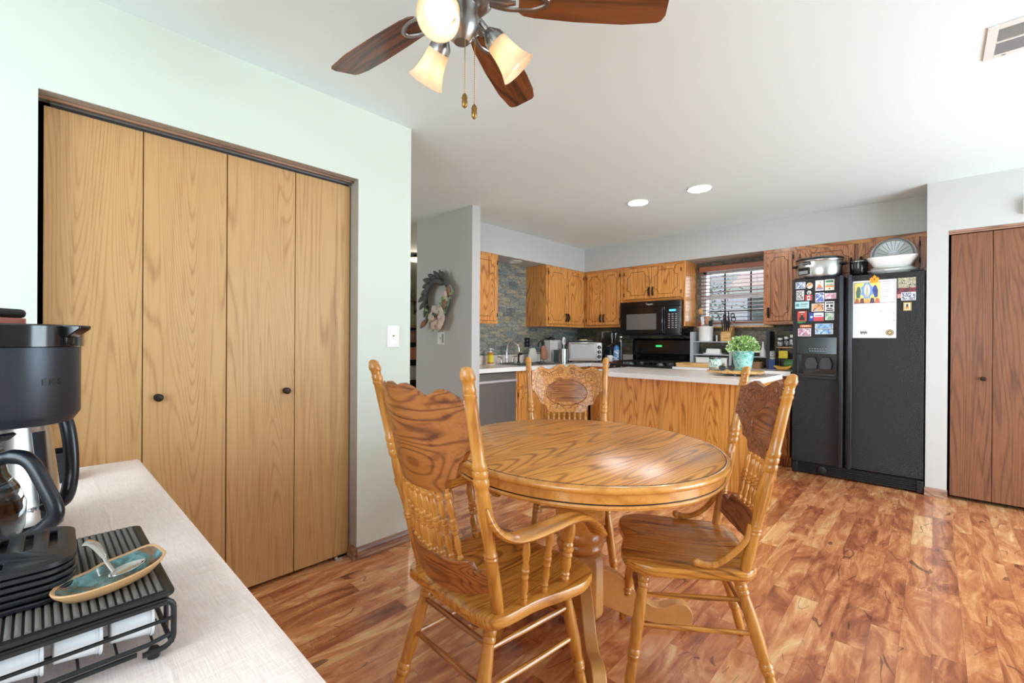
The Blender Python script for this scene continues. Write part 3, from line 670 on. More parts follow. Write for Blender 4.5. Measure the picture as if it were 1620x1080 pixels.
# sink and faucet
sk = root('kitchen_sink', (0, 0, 0), 0, 'stainless steel sink sunk in the countertop', 'sink')
m = MB().box(SX0 - .015, SX1 + .015, SY0 - .015, SY0 + .012, 0.9155, 0.921).box(SX0 - .015, SX1 + .015, SY1 - .012, SY1 + .05, 0.9155, 0.921).box(SX0 - .015, SX0 + .012, SY0 + .012, SY1 - .012, 0.9155, 0.921).box(SX1 - .012, SX1 + .015, SY0 + .012, SY1 - .012, 0.9155, 0.921).box(3.965, 3.995, SY0 + .012, SY1 - .012, 0.913, 0.921)
m.build('rim', M['steel'], sk, smooth=False)
for a, b_ in ((SX0 + .012, 3.965), (3.995, SX1 - .012)):
    MB().box(a, b_, SY0 + .012, SY1 - .012, 0.72, 0.724).box(a, a + .004, SY0 + .012, SY1 - .012, .724, .915).box(b_ - .004, b_, SY0 + .012, SY1 - .012, .724, .915).box(a, b_, SY0 + .012, SY0 + .016, .724, .915).box(a, b_, SY1 - .016, SY1 - .012, .724, .915).build('basin', M['steel_dk'], sk, smooth=False)
fc = root('faucet', (3.835, 3.70, 0.9215), 0, 'chrome kitchen faucet with arched spout and two lever handles', 'faucet')
MB().prism(rrect(-0.12, 0.12, -0.025, 0.025, 0.024), (0, 0, 0), (1, 0, 0), (0, 1, 0), (0, 0, 1), 0.012).build('base_plate', M['chrome'], fc, bevel=0.003)
MB().lathe((0, 0, .012), (0, 0, .06), [(0, .022), (1, .014)], 16).build('body', M['chrome'], fc)
MB().tube(spline([(0, 0, .05), (0.0, 0, .15), (0.012, -0.02, .235), (0.045, -0.075, .25), (0.07, -0.12, .205), (0.075, -0.13, .14)], 6), 0.0105, 12).build('spout', M['chrome'], fc)
for s in (-1, 1):
    h = MB().lathe((s * .095, 0, .012), (s * .095, 0, .055), [(0, .019), (.6, .014), (1, .012)], 14).build('lever_base', M['chrome'], fc)
    MB().tube([(s * .095, 0, .055), (s * .11, -.005, .075), (s * .165, -.01, .082)], [.009, .008, .006], 10).build('lever', M['chrome'], fc)
sp = root('sink_sprayer', (4.045, 3.70, 0.9215), 0, 'small black side sprayer right of the faucet', 'sprayer')
MB().lathe((0, 0, 0), (0, 0, .085), [(0, .02), (.15, .02), (.2, .012), (.8, .012), (1, .015)], 14).build('hose_guide', M['blackm'], sp)
MB().tube([(0, 0, .085), (0, -.01, .105), (0.02, -.045, .11)], [.015, .016, .014], 10).build('head', M['blackm'], sp)

# island
isl = root('kitchen_island', (0, 0, 0), 0, 'long oak kitchen island behind the dining table', 'island')
MB().box(3.77, 4.395, 0.985, 2.37, 0.0, 0.873).build('body', M['island'], isl, smooth=False)
MB().box(3.766, 3.77, 0.985, 2.37, 0.0, 0.012).box(3.77, 4.395, 0.981, 0.985, 0, 0.012).build('base_strip', M['cab_x'], isl, smooth=False)
ic = root('island_countertop', (0, 0, 0), 0, 'pale laminate top of the kitchen island', 'countertop')
MB().box(3.525, 4.415, 0.955, 2.40, 0.876, 0.915).build('slab', M['lam'], ic, smooth=False)
MB().box(3.52, 3.525, 0.95, 2.40, 0.875, 0.9152).box(3.525, 4.415, 0.95, 0.955, 0.875, 0.9152).build('front_edge', M['edge'], ic, smooth=False)

# ================================================================== APPLIANCES
# stove
st = root('gas_stove', (0, 0, 0), 0, 'black gas range with cast grates below the microwave', 'stove')
MB().box(4.83, 5.44, 2.115, 2.885, 0.1, 0.905).build('body', M['black'], st, bevel=0.004)
MB().box(4.79, 4.8295, 2.125, 2.875, 0.16, 0.78).build('oven_door', M['black'], st, bevel=0.006)
MB().tube([(4.76, 2.17, .74), (4.745, 2.2, .74), (4.745, 2.8, .74), (4.76, 2.83, .74)], .011, 10).build('oven_handle', M['black'], st)
MB().box(4.79, 4.8295, 2.117, 2.883, 0.80, 0.905).build('control_strip', M['black'], st, bevel=0.004)
for k, y in enumerate((2.21, 2.33, 2.5, 2.67, 2.79)):
    MB().lathe((4.79, y, .857), (4.765, y, .857), [(0, .02), (.4, .02), (.5, .017), (1, .015)], 16).build('burner_knob', M['blackm'], st)
for k in range(8):
    y = 2.16 + k * 0.093; MB().box(4.7885, 4.79, y - .006, y + .006, .886, .891).build('dial_mark', M['whitem'], st, smooth=False)
MB().box(4.80, 5.39, 2.118, 2.882, 0.9055, 0.918).build('cooktop', M['black'], st, bevel=0.004)
for yc in (2.31, 2.69):
    for xc in (4.96, 5.24):
        g_ = MB()
        for s in (-1, 1):
            g_.tube([(xc - .12, yc + s * .15, .92), (xc - .12, yc + s * .15, .952), (xc + .12, yc + s * .15, .952), (xc + .12, yc + s * .15, .92)], .006, 6)
            g_.tube([(xc + s * .12, yc - .15, .952), (xc + s * .12, yc + .15, .952)], .006, 6)
            g_.tube([(xc + s * .12, yc, .952), (xc + s * .04, yc, .955)], .006, 6); g_.tube([(xc, yc + s * .15, .952), (xc, yc + s * .04, .955)], .006, 6)
        g_.build('grate', M['blackm'], st)
        MB().lathe((xc, yc, .918), (xc, yc, .938), [(0, .045), (.5, .045), (.6, .032), (1, .03)], 18).build('burner', M['steel_dk'], st)
MB().prism([(0, 0), (0.065, 0), (0.065, 0.30), (0.03, 0.312), (0.0, 0.29), (-.012, .12), (0, .10)], (5.375, 2.118, 0.919), (1, 0, 0), (0, 0, 1), (0, 1, 0), 0.764).build('backguard', M['black'], st, bevel=0.004)
MB().box(5.3685, 5.372, 2.48, 2.56, 1.125, 1.145).build('clock_display', M['displayg'], st, smooth=False)
# microwave
mw = root('microwave', (0, 0, 0), 0, 'black over-the-range microwave under the short oak cabinet', 'microwave')
MB().box(5.085, 5.45, 2.118, 2.89, 1.268, 1.68).build('body', M['black'], mw, bevel=0.004)
MB().box(5.06, 5.0845, 2.118, 2.89, 1.605, 1.678).build('vent_grille', M['black'], mw, bevel=0.004)
dm = MB().box(5.058, 5.0845, 2.305, 2.888, 1.285, 1.603).build('door', M['black'], mw, bevel=0.004)
MB().box(5.055, 5.058, 2.41, 2.80, 1.335, 1.525).build('door_window', paint('grey_mesh_glass', (104, 104, 102), 0.12, coat=0.6), dm, smooth=False)
MB().box(5.056, 5.0845, 2.12, 2.30, 1.285, 1.603).build('control_panel', M['black'], mw, bevel=0.004)
MB().tube([(5.05, 2.325, 1.30), (5.035, 2.325, 1.33), (5.035, 2.325, 1.56), (5.05, 2.325, 1.59)], .009, 8).build('handle', M['black'], mw)
MB().box(5.0545, 5.056, 2.17, 2.25, 1.545, 1.568).build('clock_display', M['display'], mw, smooth=False)
kp = MB()
for a in range(3):
    for b_ in range(7): kp.box(5.0548, 5.056, 2.155 + a * .042, 2.178 + a * .042, 1.35 + b_ * .026, 1.362 + b_ * .026)
kp.build('keypad', M['seed'], mw, smooth=False)
text('brand_lettering', 'Tappan', 0.03, M['whitem'], (5.0592, 2.50, 1.641), FACE_MX, mw)
MB().box(5.06, 5.45, 2.118, 2.89, 1.262, 1.2675).build('underside_panel', M['blackm'], mw, smooth=False)
# fridge
fr = root('refrigerator', (4.78, 0.5, 0), 0, 'black side-by-side refrigerator covered in magnets', 'refrigerator')
MB().box(0.07, 0.66, -0.45, 0.445, 0.02, 1.755).build('body', M['blackm'], fr, smooth=False)
def rdoor(y0, y1, hole=None):
    m = MB()
    if not hole: m.box(0, 0.066, y0, y1, 0.112, 1.765)
    else:
        a0, a1, z0, z1 = hole
        m.box(0, .066, y0, a0, .112, 1.765).box(0, .066, a1, y1, .112, 1.765).box(0, .066, a0, a1, .112, z0).box(0, .066, a0, a1, z1, 1.765)
    return m
fdo = rdoor(0.068, 0.448, (0.125, 0.402, 0.885, 1.085)).build('freezer_door', M['fridge'], fr, smooth=False)
fdr = rdoor(-0.445, 0.058).build('fridge_door', M['fridge'], fr, bevel=0.008)
dp = MB().box(0.001, 0.064, 0.1245, 0.129, 0.885, 1.085).box(0.001, .064, .398, .4025, .885, 1.085).box(.055, .064, .129, .398, .885, 1.085).box(.001, .064, .129, .398, 1.08, 1.085).box(-.004, .055, .129, .398, .885, .90)
dp.build('dispenser_niche', M['black'], fdo, smooth=False)
MB().prism([(-0.012, 0), (0.0, 0.0), (0.0, 0.15), (-0.004, 0.15)], (0, 0.115, 1.088), (1, 0, 0), (0, 0, 1), (0, 1, 0), 0.298).build('dispenser_panel', M['black'], fdo, bevel=0.002)
MB().box(-0.01, 0.0, 0.115, 0.125, 0.875, 1.088).box(-.01, 0, .403, .413, .875, 1.088).box(-.01, 0, .125, .403, .872, .885).build('dispenser_trim', M['blackp'], fdo, bevel=0.002)
for yc in (0.20, 0.31):
    MB().prism([(-.04, 0), (.04, 0), (.05, .05), (.03, .11), (-.03, .11), (-.05, .05)], (0.02, yc, 0.95), (0, 1, 0), (0, 0, 1), (1, 0, 0), .012).build('dispenser_lever', paint('scuffed_grey_plastic', (52, 52, 54), .35, noise_amt=.2), fdo, bevel=0.004)
dt = MB()
for k in range(7): dt.box(-0.0125, -0.0115, 0.185 + k * .02, 0.197 + k * .02, 1.112 + .0, 1.117).box(-.0118, -.0105, .19 + k * .02, .2 + k * .02, 1.132, 1.137)
dt.build('dispenser_buttons', M['seed'], fdo, smooth=False)
for y, pr in ((0.083, fdo), (0.022, fdr)):
    m = MB().prism(rrect(-0.014, 0.014, -0.83, 0.83, 0.012, 4), (-0.045, y, 0.94), (0, 1, 0), (0, 0, 1), (1, 0, 0), 0.02)
    m.box(-.03, 0, y - .008, y + .008, 1.70, 1.74).box(-.03, 0, y - .008, y + .008, .14, .18).box(-.03, 0, y - .008, y + .008, .95, 1.0)
    m.build('handle', M['blackp'], pr, bevel=0.003)
gr = MB().box(0.02, 0.07, -0.44, 0.44, 0.015, 0.105)
for k in range(5): gr.box(0.008, 0.02, -0.43, 0.43, 0.022 + k * .016, 0.031 + k * .016)
gr.build('toe_grille', M['blackm'], fr, smooth=False)
for a_, b_ in ((-.445, -.4405), (.4405, .445)): MB().box(-0.004, 0.02, min(a_, a_ + .04) if a_ < 0 else .405, -.405 if a_ < 0 else .445, 0.01, 0.105).build('grille_end', M['blackm'], fr, bevel=0.004)
MB().lathe((0.009, 0.22, 0.055), (-0.002, 0.22, 0.055), [(0, .034), (.7, .034), (1, .028)], 24).build('badge', M['blackp'], fr)
MB().box(0.01, .066, .36, .44, 1.766, 1.778).box(.01, .066, -.44, -.36, 1.766, 1.778).build('hinge_cover', M['blackm'], fr, bevel=0.003)

# ================================================================== DINING TABLE
TC = Vector((1.612, 1.108, 0)); TA = R(68)     # long axis of the slightly oval top
tb = root('dining_table', TC, 0, 'round honey oak pedestal dining table in the middle of the room', 'table')
ZT = 0.752
def ell(r, z, a=1.035, b=0.965, n=96): return [Vector((math.cos(TA) * a * r * math.cos(t) - math.sin(TA) * b * r * math.sin(t), math.sin(TA) * a * r * math.cos(t) + math.cos(TA) * b * r * math.sin(t), z)) for t in (2 * PI * k / n for k in range(n))]
MB().loft([ell(.50, ZT - .027), ell(.562, ZT - .027), ell(.5625, ZT - .001), ell(.561, ZT)]).build('tabletop', M['table'], tb)
MB().loft([ell(.562, ZT - .0005), ell(.566, ZT - .0005), ell(.566, ZT - .004), ell(.562, ZT - .004)] + [ell(.562, ZT - .0005)], cap=False).build('inlay_line', M['dark_line'], tb)
rim = [ell(.5655, ZT - .026), ell(.5655, ZT - .001)]
for k in range(9):
    a = PI / 2 - PI * k / 8; rim.append(ell(.571 + .0125 * math.cos(a), ZT - .0135 + .0125 * math.sin(a)))
rim.append(ell(.5655, ZT - .026))
MB().loft(rim, cap=False).build('rim', M['table_z'], tb)
MB().loft([ell(.545, ZT - .078), ell(.561, ZT - .078), ell(.565, ZT - .07), ell(.562, ZT - .0635), ell(.5605, ZT - .062), ell(.5605, ZT - .0595), ell(.563, ZT - .058), ell(.562, ZT - .026), ell(.545, ZT - .026)] + [ell(.545, ZT - .078)], cap=False).build('apron', M['table_z'], tb)
MB().loft([ell(.5600, ZT - .063), ell(.5625, ZT - .063), ell(.5625, ZT - .0592), ell(.56, ZT - .0592), ell(.56, ZT - .063)], cap=False).build('apron_line', M['dark_line'], tb)
MB().box(-0.35, 0.35, -0.05, 0.05, ZT - .075, ZT - .027).box(-0.05, 0.05, -0.35, 0.35, ZT - .075, ZT - .027).build('cross_brace', M['table_z'], tb, smooth=False)
MB().lathe((0, 0, .305), (0, 0, ZT - .076), [(0, .09), (.02, .098), (.05, .102), (.08, .098), (.10, .094), (.12, .100), (.16, .104), (.2, .1), (.22, .097), (.30, .104), (.45, .108), (.62, .107), (.72, .103), (.745, .099), (.75, .094), (.77, .102), (.79, .104), (.82, .100), (.835, .095), (.85, .102), (.9, .105), (.95, .107), (.98, .103), (1, .095)], 40).build('pedestal_column', M['table_z'], tb)
def oct_(s, c, z): return [Vector((x, y, z)) for x, y in ((s, -s + c), (s, s - c), (s - c, s), (-s + c, s), (-s, s - c), (-s, -s + c), (-s + c, -s), (s - c, -s))]
ped = root('pedestal_base', (0, 0, 0), R(35)); ped.parent = tb
MB().loft([oct_(.075, .02, .03), oct_(.092, .025, .055), oct_(.096, .03, .07), oct_(.096, .03, .27), oct_(.09, .03, .295), oct_(.075, .025, .305)]).build('pedestal_block', M['foot'], ped, bevel=0.003)
fp_top = [(0.07, .225), (.13, .212), (.17, .192), (.22, .15), (.27, .098), (.32, .072), (.36, .080), (.40, .092), (.435, .090), (.458, .072), (.468, .045), (.466, .018), (.458, 0.0)]
fp_bot = [(.43, .0), (.36, .0), (.27, .012), (.2, .03), (.13, .055), (.07, .075)]
for a in (-52, 40, 135, -137):
    prof = [(p.x, p.y) for p in spline([(x, z, 0) for x, z in fp_top], 4)] + fp_bot
    d = Vector((math.cos(R(a)), math.sin(R(a)), 0)); s = Vector((-d.y, d.x, 0))
    MB().prism(prof, s * -.024, d, (0, 0, 1), s, .048).build('foot', M['foot'], tb, bevel=0.006)

# ================================================================== CHAIRS  (local: x lateral, +y forward, z up)
SEAT = 0.45
def chair(name, label, cat, top, slope, arms, group, dark_panel=False, seat_w=(0.40, 0.47), depth=0.42, bow=0.07, carved='carve'):
    r = root(name, (0, 0, 0), 0, label, cat, group)
    yb = -0.17; xb, xt = 0.19, (0.238 if arms else 0.226)
    pb, pt_ = (0, 0) if arms else (.03, .008)
    dz = top - 1.127
    def post_pt(s, z):
        t = (z - SEAT) / (top - SEAT); return Vector((s * (xb + (xt - xb) * t), yb - slope * (z - SEAT), z))
    # seat: saddle outline, thick rounded slab
    w0, w1 = seat_w; dpt = depth / 2
    ol = spline([(-w0 / 2 + .03, -dpt, 0), (0, -dpt - .006, 0), (w0 / 2 - .03, -dpt, 0), (w0 / 2 + .01, -dpt + .045, 0), (w0 / 2 + .02, -.05, 0), (w1 / 2 + .0, .08, 0), (w1 / 2, dpt - .07, 0), (w1 / 2 - .035, dpt - .01, 0), (w1 / 4, dpt + .012, 0), (0, dpt - .002, 0),
                 (-w1 / 4, dpt + .012, 0), (-w1 / 2 + .035, dpt - .01, 0), (-w1 / 2, dpt - .07, 0), (-w1 / 2 - .0, .08, 0), (-w0 / 2 - .02, -.05, 0), (-w0 / 2 - .01, -dpt + .045, 0), (-w0 / 2 + .03, -dpt, 0)], 5)[:-1]
    def so(k, z): return [Vector((p.x * k, p.y * k, z)) for p in ol]
    rings = [so(.93, SEAT - .036), so(.985, SEAT - .033), so(1, SEAT - .026), so(1, SEAT - .008), so(.99, SEAT - .002), so(.96, SEAT)]
    for k, z in ((.85, -.001), (.7, -.004), (.5, -.007), (.25, -.008)): rings.append([Vector((p.x, p.y, SEAT + z + (.004 * (1 - abs(p.x) / .2) if p.y > .1 else 0))) for p in so(k, 0)])
    MB().loft(rings).build('seat', M['oak_y'], r)
    # back posts with turnings and acorn finial
    for s in (-1, 1):
        def zz(z): return (z + (dz if z > .6 else 0))
        pr = [(.435, .014), (.45, .0165), (.50, .0185), (.60, .0172), (.606, .0172), (.609, .0195), (.615, .0172), (.621, .0195), (.627, .016), (.66, .0165), (.70, .0195), (.74, .0205), (.775, .0195), (.80, .017), (.812, .0165), (.818, .0205), (.832, .021), (.838, .0185), (.843, .0205), (.855, .0205), (.86, .0182), (.865, .0205), (.877, .0195), (.882, .0168), (.93, .0168), (1.02, .0158), (1.046, .0155), (1.049, .0172), (1.056, .0172), (1.059, .015), (1.064, .0168), (1.072, .0168), (1.076, .015), (1.09, .0155), (1.094, .0185), (1.104, .019), (1.11, .0165), (1.118, .0150), (1.124, .0105), (1.127, .004)]
        rings = []
        for z, rad in pr:
            c = post_pt(s, zz(z)); n = 20; rg = []
            for k in range(n):
                a = 2 * PI * k / n; rr = rad
                if .64 < z < .80: rr *= 1 - .10 * (k % 2)      # carved reeds
                rg.append(c + Vector((math.cos(a) * rr, math.sin(a) * rr, 0)))
            rings.append(rg)
        MB().loft(rings).build('back_post', M['oak_z'], r)
    # pressed crest panel, bowed backwards
    topP = [(0, 1.056), (.012, 1.068), (.036, 1.077), (.065, 1.066), (.10, 1.044), (.125, 1.052), (.15, 1.067), (.17, 1.056), (.19, 1.041), (.21, 1.038)]
    botP = [(0, .776), (.095, .778), (.108, .786), (.118, .80), (.121, .818), (.135, .824), (.15, .828), (.158, .845), (.160, .868), (.172, .874), (.19, .905), (.21, .91)]
    NX, NZ = 64, 14; th = .016
    def ypl(x, z): return yb - slope * (z - SEAT) - bow * (1 - (x / .205) ** 2) * (0.75 + 0.25 * (z - .5) / .5)
    m = MB(); V = []
    for sd in (0, 1):
        for i in range(NX + 1):
            t = -1 + 2 * i / NX; x = t * .203; zt = lerp_prof(topP, abs(x)) + dz + pt_; zb = lerp_prof(botP, abs(x)) + dz + pb
            for j in range(NZ + 1):
                z = zb + (zt - zb) * j / NZ; V.append((x, ypl(x, z) + (th if sd else 0), z))
    F_, MI = [], []
    W_ = NZ + 1; off = (NX + 1) * W_
    for i in range(NX):
        for j in range(NZ):
            a = i * W_ + j; F_.append((a, a + 1, a + W_ + 1, a + W_)); MI.append(0)
            b_ = off + a; x = -.203 + .406 * (i + .5) / NX; zc = V[a][2] - dz
            e = (x / .115) ** 2 + ((zc - .92) / .072) ** 2
            F_.append((b_, b_ + W_, b_ + W_ + 1, b_ + 1)); MI.append(1 if e > 1 else 0)
    for i in range(NX):
        a = i * W_; F_.append((a, a + W_, off + a + W_, off + a)); MI.append(0)
        a = i * W_ + NZ; F_.append((a, off + a, off + a + W_, a + W_)); MI.append(0)
    for i in (0, NX):
        for j in range(NZ): a = i * W_ + j; F_.append((a, off + a, off + a + 1, a + 1)); MI.append(0)
    m.v = V; m.f = F_; m.mi = MI
    pm = M['oak_walnut'] if dark_panel else M['oak_x']
    pnl = m.build('crest_panel', [pm, M['carve_dk' if dark_panel else 'carve']], r)
    # raised scrollwork on the front face
    def onp(x, z, h=0.0): return Vector((x, ypl(x, z + dz) + th + h, z + dz))
    sc = MB()
    sc.tube([onp(.118 * math.cos(t), .92 + .074 * math.sin(t)) for t in [2 * PI * k / 48 for k in range(49)]], .0028, 6, cap=False)
    for s in (-1, 1):
        sc.tube([onp(s * (.036 + (.004 + .018 * (1 - k / 24)) * math.cos(k * .5)), 1.045 + (.004 + .018 * (1 - k / 24)) * math.sin(k * .5)) for k in range(25)], .0024, 6)
        sc.tube([onp(s * (.105 + .02 * (1 - k / 20) * math.cos(k * .5 + 2)), .905 + .02 * (1 - k / 20) * math.sin(k * .5 + 2)) for k in range(21)], .0024, 6)
        sc.tube([onp(s * p[0], p[1]) for p in ((.06, 1.05), (.10, 1.03), (.14, 1.045), (.17, 1.03), (.18, .98), (.175, .93), (.15, .88))], .0022, 6)
        sc.tube([onp(s * p[0], p[1] + pb) for p in ((.015, .80), (.05, .83), (.09, .82), (.10, .80))], .0022, 6)
        for k in range(9): sc.tube([onp(s * (.05 + k * .013), 1.035 - .004 * (k % 3)), onp(s * (.042 + k * .013), 1.012)], .0017, 5)
        for k in range(9): sc.tube([onp(s * (.135 + .03 * (k % 2)), .99 - k * .015), onp(s * (.15 + .02 * (k % 2)), .998 - k * .015)], .0017, 5)
    sc.build('scrollwork', M['oak_walnut'] if dark_panel else M['oak_x'], pnl)
    # lower rail
    railT = [(0, .578), (.10, .580), (.125, .588), (.14, .590), (.146, .582), (.147, .563), (.165, .566), (.18, .577), (.205, .577)]
    railB = [(0, .478), (.06, .476), (.12, .485), (.17, .502), (.205, .512)]
    m = MB(); V = []
    for sd in (0, 1):
        for i in range(NX + 1):
            x = (-1 + 2 * i / NX) * .194; zt = lerp_prof(railT, abs(x)); zb = lerp_prof(railB, abs(x))
            for j in range(3):
                z = zb + (zt - zb) * j / 2; V.append((x, yb - slope * (z - SEAT) - bow * .85 * (1 - (x / .2) ** 2) + (.017 if sd else 0) - .004, z))
    F_ = []; W_ = 3; off = (NX + 1) * 3
    for i in range(NX):
        for j in range(2):
            a = i * W_ + j; F_.append((a, a + 1, a + W_ + 1, a + W_)); F_.append((off + a, off + a + W_, off + a + W_ + 1, off + a + 1))
        a = i * W_; F_.append((a, a + W_, off + a + W_, off + a)); a += 2; F_.append((a, off + a, off + a + W_, a + W_))
    for i in (0, NX):
        for j in range(2): a = i * W_ + j; F_.append((a, off + a, off + a + 1, a + 1))
    m.add(V, F_).build('lower_rail', pm, r, bevel=0.002)
    # eight turned spindles
    for k in range(8):
        x = (-3.5 + k) * .0315; zb, zt = .57, lerp_prof(botP, abs(x)) + dz + pb + .004
        def yr(z, xx): return yb - slope * (z - SEAT) - bow * .86 * (1 - (xx / .2) ** 2) + .006
        xt_ = x * .97
        MB().lathe((x, yr(zb, x), zb), (xt_, ypl(xt_, zt) + .008, zt), [(0, .006), (.04, .008), (.06, .0055), (.08, .0088), (.11, .0088), (.13, .0055), (.28, .0095), (.40, .0062), (.42, .0100), (.45, .0100), (.465, .0058), (.48, .0112), (.53, .0112), (.545, .0058), (.56, .0100), (.59, .0100), (.61, .0062), (.74, .0102), (.86, .0062), (.88, .0090), (.92, .0090), (.94, .0055), (1, .0075)], 12).build('spindle', M['oak_z'], r)
    # legs
    legp = [(0, .0145), (.03, .0165), (.05, .0195), (.07, .0195), (.08, .0165), (.09, .0195), (.115, .0195), (.125, .0165), (.135, .0192), (.155, .0192), (.165, .016), (.3, .0195), (.48, .0205), (.62, .0185), (.64, .0172), (.65, .0205), (.675, .0215), (.685, .018), (.695, .0205), (.72, .0195), (.73, .016), (.80, .0175), (.9, .017), (.97, .0145), (1, .012)]
    legs = {}
    for s in (-1, 1):
        for fb, (ty, by, tx, bx) in (('f', (.14, .20, .165, .212)), ('r', (-.155, -.275, .15, .20))):
            p0, p1 = Vector((s * tx, ty, SEAT - .03)), Vector((s * bx, by, 0.0)); legs[fb, s] = (p0, p1)
            MB().lathe(p0, p1, legp, 18).build('leg', M['oak_z'], r)
    def at(fb, s, z): p0, p1 = legs[fb, s]; return p0 + (p1 - p0) * ((p0.z - z) / p0.z)
    for s in (-1, 1):
        for z in (.335, .235): MB().lathe(at('f', s, z - .01), at('r', s, z), [(0, .0065), (.05, .0075), (.5, .0095), (.95, .0075), (1, .0065)], 10).build('side_stretcher', M['oak_y'], r)
    for z in (.345, .245): MB().lathe(at('r', -1, z), at('r', 1, z), [(0, .0065), (.05, .0075), (.5, .0095), (.95, .0075), (1, .0065)], 10).build('rear_stretcher', M['oak_x'], r)
    MB().lathe(at('f', -1, .29), at('f', 1, .29), [(0, .007), (.2, .010), (.28, .014), (.3, .009), (.33, .013), (.36, .009), (.42, .013), (.5, .016), (.58, .013), (.64, .009), (.67, .013), (.7, .009), (.72, .014), (.8, .010), (1, .007)], 14).build('front_stretcher', pm, r)
    for s in (-1, 1):
        if arms:
            p0 = post_pt(s, .75)
            path = [p0 + Vector((s * .004, .0, .01)), Vector((s * .228, -.215, .70)), Vector((s * .238, -.175, .668)), Vector((s * .245, -.12, .660)), Vector((s * .25, -.03, .660)), Vector((s * .252, .05, .661)), Vector((s * .252, .12, .650)), Vector((s * .25, .18, .612)), Vector((s * .248, .215, .572))]
            P = spline(path, 5); n = len(P)
            MB().tube(P, [.022 if i < 3 else .026 + .009 * min(1, i / 15) for i in range(n)], 14, flat=(1, .36), up=(0, 0, 1)).build('arm', M['oak_y'], r, bevel=0)
            for y0, y1, z1, rr in ((-.105, -.115, .644, .8), (-.02, -.015, .648, .85), (.075, .08, .646, 1.15)):
                MB().lathe((s * .215, y0 + .01, SEAT - .004), (s * .246, y1, z1), [(0, .009 * rr), (.08, .0125 * rr), (.12, .0095 * rr), (.15, .0125 * rr), (.18, .0095 * rr), (.3, .0135 * rr), (.42, .010 * rr), (.45, .0135 * rr), (.5, .0105 * rr), (.53, .0145 * rr), (.56, .0145 * rr), (.58, .0105 * rr), (.62, .013 * rr), (.66, .0095 * rr), (.82, .0145 * rr), (.93, .012 * rr), (1, .009 * rr)], 14).build('arm_spindle', M['oak_z'], r)
        else:
            pp = post_pt(s, .60); pth = spline([pp + Vector((s * -.004, .016, .0)), pp + Vector((s * .006, .032, -.05)), Vector((s * (xb + .012), yb + .045, .50)), Vector((s * (xb + .018), yb + .09, .468)), Vector((s * (xb + .02), yb + .125, .462)), Vector((s * (xb + .018), yb + .155, .468))], 5)
            n = len(pth); MB().tube(pth, [.0085 + .004 * i / n for i in range(n)], 10).ball(pth[-1], .0135, 12, 8).build('hip_brace', M['oak_z'], r)
    return r
ch1 = chair('dining_armchair', 'oak pressed-back armchair nearest the camera, its back turned to it', 'chair', 1.127, .226, True, 'pressed-back oak chairs around the table', seat_w=(.42, .52), depth=.44)
ch1.location = (1.045, 1.046, 0); ch1.rotation_euler = (0, 0, R(-92.5))
ch2 = chair('dining_chair', 'armless pressed-back oak chair right of the table, with a dark carved back panel', 'chair', 1.092, .19, False, 'pressed-back oak chairs around the table', dark_panel=True)
ch2.location = (1.656, .687, 0); ch2.rotation_euler = (0, 0, R(32))
ch3 = chair('dining_chair', 'pressed-back oak chair behind the table, in front of the kitchen island', 'chair', 1.095, .19, False, 'pressed-back oak chairs around the table')
ch3.location = (1.91, 1.38, 0); ch3.rotation_euler = (0, 0, R(130))

# ================================================================== CEILING FAN
fan = root('ceiling_fan', (.858, 1.022, 0), 0, 'satin nickel ceiling fan with five walnut blades and three lit shades', 'fan')
MB().lathe((0, 0, H), (0, 0, H - .06), [(0, .07), (.3, .07), (.7, .055), (1, .03)], 28).build('canopy', M['nickel'], fan)
MB().lathe((0, 0, H - .05), (0, 0, 2.31), [(0, .013), (1, .013)], 14).build('downrod', M['nickel'], fan)
MB().lathe((0, 0, 2.32), (0, 0, 2.17), [(0, .03), (.1, .075), (.3, .1), (.62, .105), (.8, .095), (.92, .075), (1, .05)], 36).build('motor_housing', M['nickel'], fan)
MB().lathe((0, 0, 2.175), (0, 0, 2.07), [(0, .05), (.15, .046), (.3, .05), (.6, .052), (.8, .042), (1, .022)], 28).build('light_kit', M['nickel'], fan)
for a in (96, 25, -44, 168, -115):
    A = R(a); ro = root('blade_arm', (0, 0, 2.205), A); ro.parent = fan
    prof = [(.17, -.045), (.19, -.056), (.30, -.064), (.45, -.069), (.55, -.066), (.60, -.056), (.612, -.046), (.625, .03), (.618, .05), (.605, .057), (.5, .068), (.35, .066), (.22, .058), (.185, .052), (.17, .04)]
    bl_ = MB().prism(prof, (0, 0, -.003), (1, 0, 0), (0, math.cos(R(12)), -math.sin(R(12))), (0, 0, 1), .006).build('blade', M['blade'], ro, bevel=0.0015)
    iron = MB()
    for s in (-1, 1): iron.tube(spline([(.085, s * .012, -.012), (.13, s * .02, -.016), (.17, s * .03, -.010), (.215, s * .030, -.008), (.25, s * .012, -.008), (.255, 0, -.008)], 4), .0085, 8, flat=(1, .55))
    iron.tube([(.08, 0, -.01), (.12, 0, -.016), (.16, 0, -.012)], [.012, .012, .008], 8, flat=(1, .6)); iron.build('blade_bracket', M['nickel'], ro)
